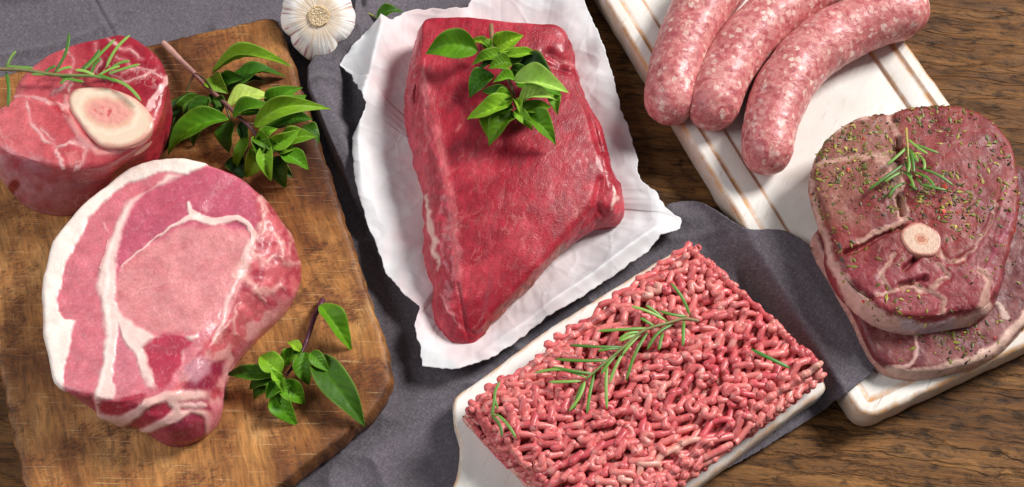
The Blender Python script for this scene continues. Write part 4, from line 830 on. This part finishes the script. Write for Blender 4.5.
def leaf(parent, b, t_, wpx, zb, zt, tone='n', fold=0.35, arch=0.15, roll=0.0, seed=0, name='leaf'):
    A = P(b[0], b[1], zb); B = P(t_[0], t_[1], zt); d = B - A; L = np.linalg.norm(d); d = d / L
    sd_ = np.cross(d, [0, 0, 1.0]); sd_ /= np.linalg.norm(sd_); up_ = np.cross(sd_, d); c_, s_ = math.cos(roll), math.sin(roll); sd_, up_ = c_ * sd_ + s_ * up_, c_ * up_ - s_ * sd_
    n1, n2 = 30, 17; t = np.linspace(0, 1, n1)[:, None]; x = np.linspace(-1, 1, n2)[None]; wd = wpx * 0.0007 * 0.56
    ex = np.random.default_rng(seed + 7).uniform(.92, 1.2); prof_ = np.clip(t, 0, 1) ** 0.68 * np.clip(1 - t, 0, 1) ** ex; prof_ = prof_ / prof_.max() + 0.02
    rg = np.random.default_rng(seed); bend = rg.normal(0, .08); fold = fold + rg.uniform(.1, .45); tipc = rg.uniform(.02, .28)
    vein = np.abs(((t * 7 - np.abs(x) * 1.6) % 1) - 0.5)
    hgt = L * arch * np.sin(np.pi * t) - L * tipc * t ** 3 + wd * prof_ * (fold * np.abs(x) ** 1.3) + 0.0006 * (vein - .25) * prof_ * (1 - np.abs(x) ** 2) * 3 * min(1, wpx / 16) + wd * .2 * np.sin(t * 9 + rg.uniform(0, 6)) * x ** 2 * prof_
    lat = x * wd * prof_ * (1 - .18 * fold) + bend * L * np.sin(np.pi * t)
    G = A + (t * L)[..., None] * d + lat[..., None] * sd_ + hgt[..., None] * up_
    c = GREEN[tone] * rg.uniform(.78, 1.15) * np.array([rg.uniform(.85, 1.2), 1, 1]); C = np.broadcast_to(c, G.shape).copy()
    C = mix(C, np.broadcast_to(c * np.array([1.35, 1.25, 1.25]), G.shape), np.maximum(ss(.10, .02, np.abs(x) + 0 * t), .2 * ss(.14, .02, vein) * (1 - np.abs(x))))
    C = mix(C, np.broadcast_to(np.array(S(150, 178, 72)), G.shape), ss(.84, 1.0, np.abs(x) + 0 * t) * .45)
    C = C * (1 + .15 * fbm(G * 160, 220 + seed, 2))[..., None]
    o = gridmesh(name, G, MLEAF, parent, C, wrap=False, flip=True); solid(o, 0.00022, 0); return o
def stalk(parent, pts, r, c, name='stem', sides=8):
    w = np.array([P(x, y, z) for x, y, z in pts]); cv = smooth_curve(np.concatenate([w, np.arange(len(w))[:, None]], 1), 12 * len(pts), False); m = len(cv)
    p = cv[:, :3]; tt = np.linspace(0, 1, m); rad = r * (1 - .45 * tt) * (1 + .12 * vn(np.stack([tt * 30, tt * 0], 1), 5)); rad[0] *= .7; rad[-1] *= .4
    G = tube(p, rad, sides); c0 = np.asarray(c[0]); c1 = np.asarray(c[1]); C = np.repeat((c0 + (c1 - c0) * tt[:, None])[:, None], sides, 1) * (1 + .15 * fbm(G * 300, 6, 2))[..., None]
    return gridmesh(name, G, MSTEM, parent, C, cap0=True, cap1=True, flip=True)
PUR, PUR2, GRN = S(150, 96, 100), S(84, 36, 54), S(110, 130, 56)
# basil bunch on the wooden board
zb = CB_Z
t = thing('basil_sprig', 'large basil bunch with a purple stem on the wooden board above the pork', 'basil', P(235, 115, zb), 'basil sprigs')
stalk(t, [(163, 42, zb + .004), (178, 57, zb + .007), (193, 72, zb + .011), (210, 90, zb + .017), (227, 105, zb + .022), (238, 116, zb + .024), (249, 126, zb + .024), (258, 138, zb + .022)], .0021, (S(196, 150, 136), PUR2))
for pts in ([(194, 74, .012), (188, 88, .008), (185, 104, .003)], [(194, 73, .012), (205, 79, .016), (214, 92, .022)], [(247, 123, .024), (256, 124, .026), (264, 123, .026)], [(226, 106, .022), (229, 116, .022), (231, 121, .02)]):
    stalk(t, [(x, y, zb + z) for x, y, z in pts], .0010, (PUR2, GRN), 'twig')
BB = [((190, 106), (160, 150), 34, .006, .003, 'k', .1), ((188, 120), (178, 141), 20, .003, .004, 'k', .1), ((230, 158), (246, 176), 18, .002, .003, 'k', .1), ((228, 92), (281, 66), 26, .006, .010, 'd', .1), ((212, 74), (289, 61), 17, .012, .026, 'l', .6), ((212, 76), (227, 92), 18, .013, .014, 'l', .3), ((227, 106), (273, 97), 20, .020, .016, 'p', .2),
      ((266, 108), (300, 86), 18, .012, .022, 'n', .3), ((262, 123), (305, 92), 25, .022, .028, 'n', .4), ((254, 126), (327, 107), 19, .026, .036, 'l', .6), ((233, 117), (274, 102), 16, .026, .032, 'n', .45), ((224, 106), (212, 98), 10, .02, .02, 'd', .3), ((229, 119), (164, 150), 25, .025, .020, 'n', .5), ((210, 98), (185, 133), 22, .018, .006, 'd', .3), ((210, 94), (220, 118), 14, .016, .008, 'd', .2),
      ((232, 121), (228, 153), 17, .020, .006, 'd', .3), ((248, 132), (227, 169), 12, .016, .003, 'n', .4), ((262, 143), (245, 178), 18, .022, .010, 'l', .5), ((257, 140), (259, 158), 15, .026, .028, 'n', .5), ((267, 145), (271, 180), 15, .026, .020, 'l', .5), ((267, 145), (300, 129), 15, .026, .032, 'l', .55), ((280, 146), (317, 135), 18, .018, .020, 'n', .3), ((279, 151), (309, 168), 18, .020, .014, 'n', .25), ((273, 157), (286, 187), 20, .010, .004, 'd', .3),
      ((200, 96), (170, 118), 22, .014, .008, 'd', .3), ((192, 92), (176, 140), 24, .012, .005, 'k', .2), ((206, 112), (192, 146), 16, .014, .005, 'd', .3),
      ((262, 138), (276, 128), 12, .028, .034, 'l', .6), ((264, 141), (252, 150), 11, .026, .028, 'n', .5), ((270, 142), (283, 153), 13, .026, .026, 'd', .4), ((266, 147), (258, 166), 12, .022, .016, 'n', .4), ((284, 118), (312, 118), 14, .016, .018, 'd', .3), ((240, 110), (262, 112), 12, .022, .026, 'n', .4), ((222, 112), (203, 124), 13, .018, .014, 'd', .3), ((276, 150), (296, 148), 11, .022, .022, 'l', .4), ((218, 84), (244, 78), 14, .010, .014, 'd', .3), ((234, 88), (262, 76), 16, .006, .010, 'k', .2),
    ((303, 126), (320, 140), 14, .010, .010, 'd', .2), ((242, 122), (244, 143), 10, .02, .014, 'k', .3), ((256, 136), (272, 150), 13, .028, .030, 'n', .5), ((262, 128), (290, 120), 16, .018, .020, 'd', .3), ((276, 160), (292, 176), 14, .006, .004, 'd', .2)]
for i, (b_, t_, w_, z0, z1, tn, fo) in enumerate(BB): leaf(t, b_, t_, w_ * 1.12, zb + z0, zb + z1, tn, fo, .12, RNG.normal(0, .3), 300 + i)
# small basil sprig
t = thing('basil_sprig', 'small basil sprig with a dark stem at the lower right of the wooden board', 'basil', P(295, 360, zb), 'basil sprigs')
stalk(t, [(323, 299, zb + .004), (319, 308, zb + .007), (314, 318, zb + .009), (309, 334, zb + .010), (304, 347, zb + .010), (296, 362, zb + .010), (286, 376, zb + .010)], .0020, (PUR2, PUR2 * .8))
BS = [((320, 305), (354, 346), 20, .010, .006, 'n', .5), ((305, 352), (309, 385), 16, .012, .006, 'n', .3), ((313, 356), (365, 425), 26, .008, .003, 'd', .2), ((311, 352), (330, 372), 12, .014, .012, 'n', .4), ((300, 352), (288, 340), 10, .014, .016, 'l', .5), ((270, 384), (252, 398), 12, .006, .003, 'd', .3), ((288, 386), (286, 410), 12, .010, .006, 'n', .4), ((280, 374), (223, 371), 14, .012, .010, 'd', .35), ((276, 378), (248, 388), 15, .010, .005, 'd', .2), ((281, 374), (260, 353), 20, .014, .016, 'l', .4), ((282, 366), (302, 347), 13, .010, .012, 'n', .5), ((279, 381), (266, 399), 12, .014, .012, 'n', .4), ((280, 382), (305, 404), 18, .013, .006, 'n', .35), ((275, 391), (297, 426), 18, .008, .003, 'n', .3), ((281, 380), (271, 369), 9, .017, .022, 'l', .6), ((280, 378), (283, 391), 9, .017, .018, 'l', .6), ((300, 350), (294, 360), 8, .012, .014, 'd', .4)]
for i, (b_, t_, w_, z0, z1, tn, fo) in enumerate(BS): leaf(t, b_, t_, w_ * 1.1, zb + z0, zb + z1, tn, fo, .12, RNG.normal(0, .2), 340 + i)
# basil on the beef
zm = .055
t = thing('basil_sprig', 'bushy green basil sprig lying on the raw beef block', 'basil', P(505, 85, zm), 'basil sprigs')
stalk(t, [(491, 24, zm + .004), (492, 38, zm + .005), (494, 52, zm + .007), (503, 70, zm + .009), (512, 88, zm + .010), (516, 108, zm + .010)], .0017, (S(140, 104, 70), S(96, 92, 52)))
BBF = [((513, 62), (556, 82), 28, .006, .006, 'k', .2), ((478, 50), (425, 52), 27, .010, .008, 'n', .12), ((494, 48), (523, 35), 20, .010, .018, 'l', .45), ((486, 50), (490, 38), 9, .010, .014, 'n', .4), ((492, 50), (464, 45), 8, .010, .010, 'l', .4), ((502, 53), (472, 62), 13, .014, .014, 'n', .4), ((500, 57), (537, 52), 11, .013, .012, 'l', .5), ((506, 62), (526, 56), 12, .010, .010, 'd', .3), ((511, 63), (489, 68), 15, .016, .020, 'n', .45), ((508, 64), (476, 71), 9, .012, .010, 'd', .3), ((493, 74), (469, 95), 19, .010, .007, 'd', .35), ((514, 80), (567, 85), 23, .018, .024, 'p', .5),
       ((516, 84), (562, 90), 20, .013, .014, 'n', .3), ((515, 80), (493, 80), 12, .016, .018, 'l', .5), ((511, 93), (481, 90), 10, .014, .012, 'd', .4), ((512, 95), (492, 104), 13, .016, .016, 'n', .4), ((513, 99), (466, 114), 18, .018, .016, 'l', .5), ((518, 104), (556, 98), 16, .018, .022, 'p', .5), ((517, 108), (552, 104), 12, .013, .012, 'n', .3), ((516, 113), (488, 143), 21, .012, .010, 'n', .4), ((494, 115), (487, 136), 16, .008, .006, 'l', .2), ((524, 113), (557, 142), 20, .012, .008, 'n', .3), ((553, 92), (557, 112), 11, .005, .005, 'l', .2), ((515, 110), (532, 128), 11, .016, .016, 'l', .5), ((512, 105), (498, 114), 11, .018, .018, 'n', .5), ((515, 100), (520, 110), 9, .020, .024, 'l', .6), ((510, 70), (530, 75), 13, .012, .012, 'd', .4)]
for i, (b_, t_, w_, z0, z1, tn, fo) in enumerate(BBF): leaf(t, b_, t_, w_ * 1.12, zm + z0, zm + z1, tn, fo, .12, RNG.normal(0, .2), 370 + i)
# the leaf by the garlic and the scrap under the pork
t = thing('herb_leaf', 'green leaf on a thin yellowish stalk between garlic and paper', 'leaf', P(380, 14, .012))
stalk(t, [(355, 13.5, .018), (366, 13, .019), (378, 18, .020)], .0009, (S(170, 170, 80), S(150, 160, 70)), 'stalk')
leaf(t, (377, 18), (402, 8), 15, .020, .022, 'd', .2, .1, 0, 410, 'leaf_blade')
o = leaf(None, (266, 308), (272, 319), 7, zb + .0015, zb + .0012, 'd', .2, .1, 0, 411, 'leaf_scrap'); tag(o, 'tiny scrap of green leaf poking out beside the pork flank', 'leaf')
# rosemary
NEE = [S(104, 146, 58), S(84, 130, 40), S(128, 166, 74), S(74, 116, 38)]
def needle(parent, b, t_, zb_, zt, seed, wpx=3.6, tone=None, bow=None, name='needle'):
    rg = np.random.default_rng(seed); A = P(b[0], b[1], zb_); B = P(t_[0], t_[1], zt); d = B - A; L = np.linalg.norm(d)
    sd_ = np.cross(d / L, [0, 0, 1.]); tt = np.linspace(0, 1, 16)[:, None]; bw_ = rg.normal(0, .07) if bow is None else bow
    p = A + d * tt + sd_ * L * bw_ * np.sin(np.pi * tt) + np.array([0, 0, 1.]) * L * .06 * np.sin(np.pi * tt)
    r = wpx * .00026 * (np.clip(tt[:, 0] / .12, .45, 1) * np.clip((1.02 - tt[:, 0]) / .16, .1, 1) ** .6)
    G = tube(p, r, 10, .38); th = np.linspace(0, 2 * np.pi, 10, endpoint=False); c = (NEE[rg.integers(4)] if tone is None else tone) * rg.uniform(.85, 1.15)
    C = np.broadcast_to(c, G.shape).copy(); C = mix(C, np.broadcast_to(c * np.array([1.7, 1.45, 1.7]) + .02, G.shape), np.broadcast_to(ss(.35, .1, np.abs(np.cos(th))) * (np.sin(th) > 0), G.shape[:2]) * .6)
    o = gridmesh(name, G, MSTEM, parent, C, cap0=True, cap1=True, flip=True); return o
def rosemary(label, base, stems, needles, zlift, seed, wpx=3.6, name='rosemary_sprig'):
    t = thing(name, label, 'rosemary', base, 'rosemary sprigs')
    for s_, r_, c_ in stems: stalk(t, s_, r_, c_)
    for i, (b_, t_, *r) in enumerate(needles): needle(t, b_, t_, zlift(*b_) + .0005, zlift(*t_) + (.003 if not r else r[0]), seed + i, wpx)
    return t
zt_ = MZ + .0042
rosemary('long rosemary sprig lying across the minced meat', P(620, 350, MZ), [([(699, 321, zt_ + .001), (684, 319, zt_ + .002), (668, 323, zt_ + .003), (643, 331, zt_ + .004), (624, 347, zt_ + .004), (606, 362, zt_ + .004), (586, 379, zt_ + .004)], .0013, (S(140, 120, 84), S(110, 140, 70)))],
  [((690, 316), (671, 283), .006), ((687, 316), (660, 311)), ((684, 320), (683, 346)), ((667, 321), (631, 306), .006), ((664, 319), (646, 305), .004), ((673, 324), (647, 350)), ((663, 333), (659, 350)), ((648, 328), (597, 331), .002), ((640, 332), (619, 340)), ((638, 334), (620, 341)), ((648, 332), (626, 381), .001), ((624, 347), (570, 345), .003), ((625, 350), (609, 384), .002), ((621, 348), (598, 351)), ((608, 360), (555, 359), .002), ((595, 374), (552, 367), .003), ((588, 378), (534, 373), .002), ((581, 381), (549, 382), .001), ((585, 380), (569, 411), .001), ((594, 375), (587, 414), .001), ((607, 365), (607, 409), .001), ((583, 383), (574, 410), .0), ((618, 352), (601, 374)), ((642, 332), (622, 355)), ((655, 327), (640, 318))], lambda x, y: zt_ + .001, 500, 4.0)
rosemary('short rosemary piece on the left end of the minced meat', P(497, 410, MZ), [([(491, 412, MZ + .001), (494, 415, MZ + .0015), (498, 415, MZ + .001)], .0008, (S(110, 130, 66), S(110, 140, 70)))],
  [((492, 416), (495, 392), .002), ((498, 409), (500, 382), .002), ((492, 416), (502, 437), .001), ((497, 414), (516, 438), .001)], lambda x, y: MZ + .0035, 540, 3.6)
o = needle(None, (751, 349), (790, 368), MZ + .0035, MZ + .003, 555, 4.6, S(64, 128, 40), 0.03, 'rosemary_needle'); tag(o, 'single loose rosemary needle near the right end of the minced meat', 'rosemary')
zq = Z2 + .0055
rosemary('small rosemary tip lying on the topmost seasoned steak', P(907, 160, zq), [([(906, 128, zq + .001), (907, 140, zq + .003), (908, 152, zq + .004), (908, 170, zq + .004)], .0010, (S(190, 160, 80), S(120, 140, 70)))],
  [((908, 139), (928, 154), .006), ((914, 144), (939, 153), .003), ((908, 146), (887, 165), .003), ((906, 150), (908, 173), .006), ((909, 147), (914, 173), .007), ((912, 150), (918, 162), .006), ((917, 154), (924, 170), .004), ((904, 164), (868, 190), .002), ((901, 172), (884, 182), .002), ((915, 167), (954, 186), .002), ((902, 170), (914, 188), .008), ((914, 172), (935, 187), .008), ((906, 183), (889, 197), .001), ((920, 184), (947, 190), .001), ((909, 184), (917, 190), .003), ((916, 178), (921, 183), .003), ((905, 160), (912, 178), .005)], lambda x, y: zq + .001, 560, 3.9)
zs_ = ZS + .006
rosemary('rosemary sprig with a woody stem lying across the shank slice', P(60, 75, zs_), [([(-26, 67, zs_ + .002), (0, 69, zs_ + .003), (24, 70, zs_ + .004), (56, 75, zs_ + .004), (91, 76, zs_ + .004), (108, 79, zs_ + .003)], .0016, (S(130, 100, 74), S(110, 140, 70)))],
  [((7, 67), (16, 51), .006), ((5, 66), (33, 68), .004), ((6, 72), (8, 107), -.002), ((54, 73), (69, 33), .006), ((56, 72), (72, 67)), ((64, 75), (31, 74)), ((80, 70), (100, 49)), ((82, 72), (115, 39), .005), ((91, 74), (101, 58)), ((106, 68), (130, 35), .005), ((108, 72), (130, 61), .004), ((108, 74), (140, 64), .004), ((106, 78), (141, 101), .002), ((60, 77), (84, 82)), ((72, 76), (60, 84)), ((95, 76), (75, 70)), ((98, 76), (120, 66)), ((-10, 66), (-24, 50), .004), ((88, 77), (116, 82)), ((44, 74), (56, 66))], lambda x, y: zs_ + .001, 580, 4.4)
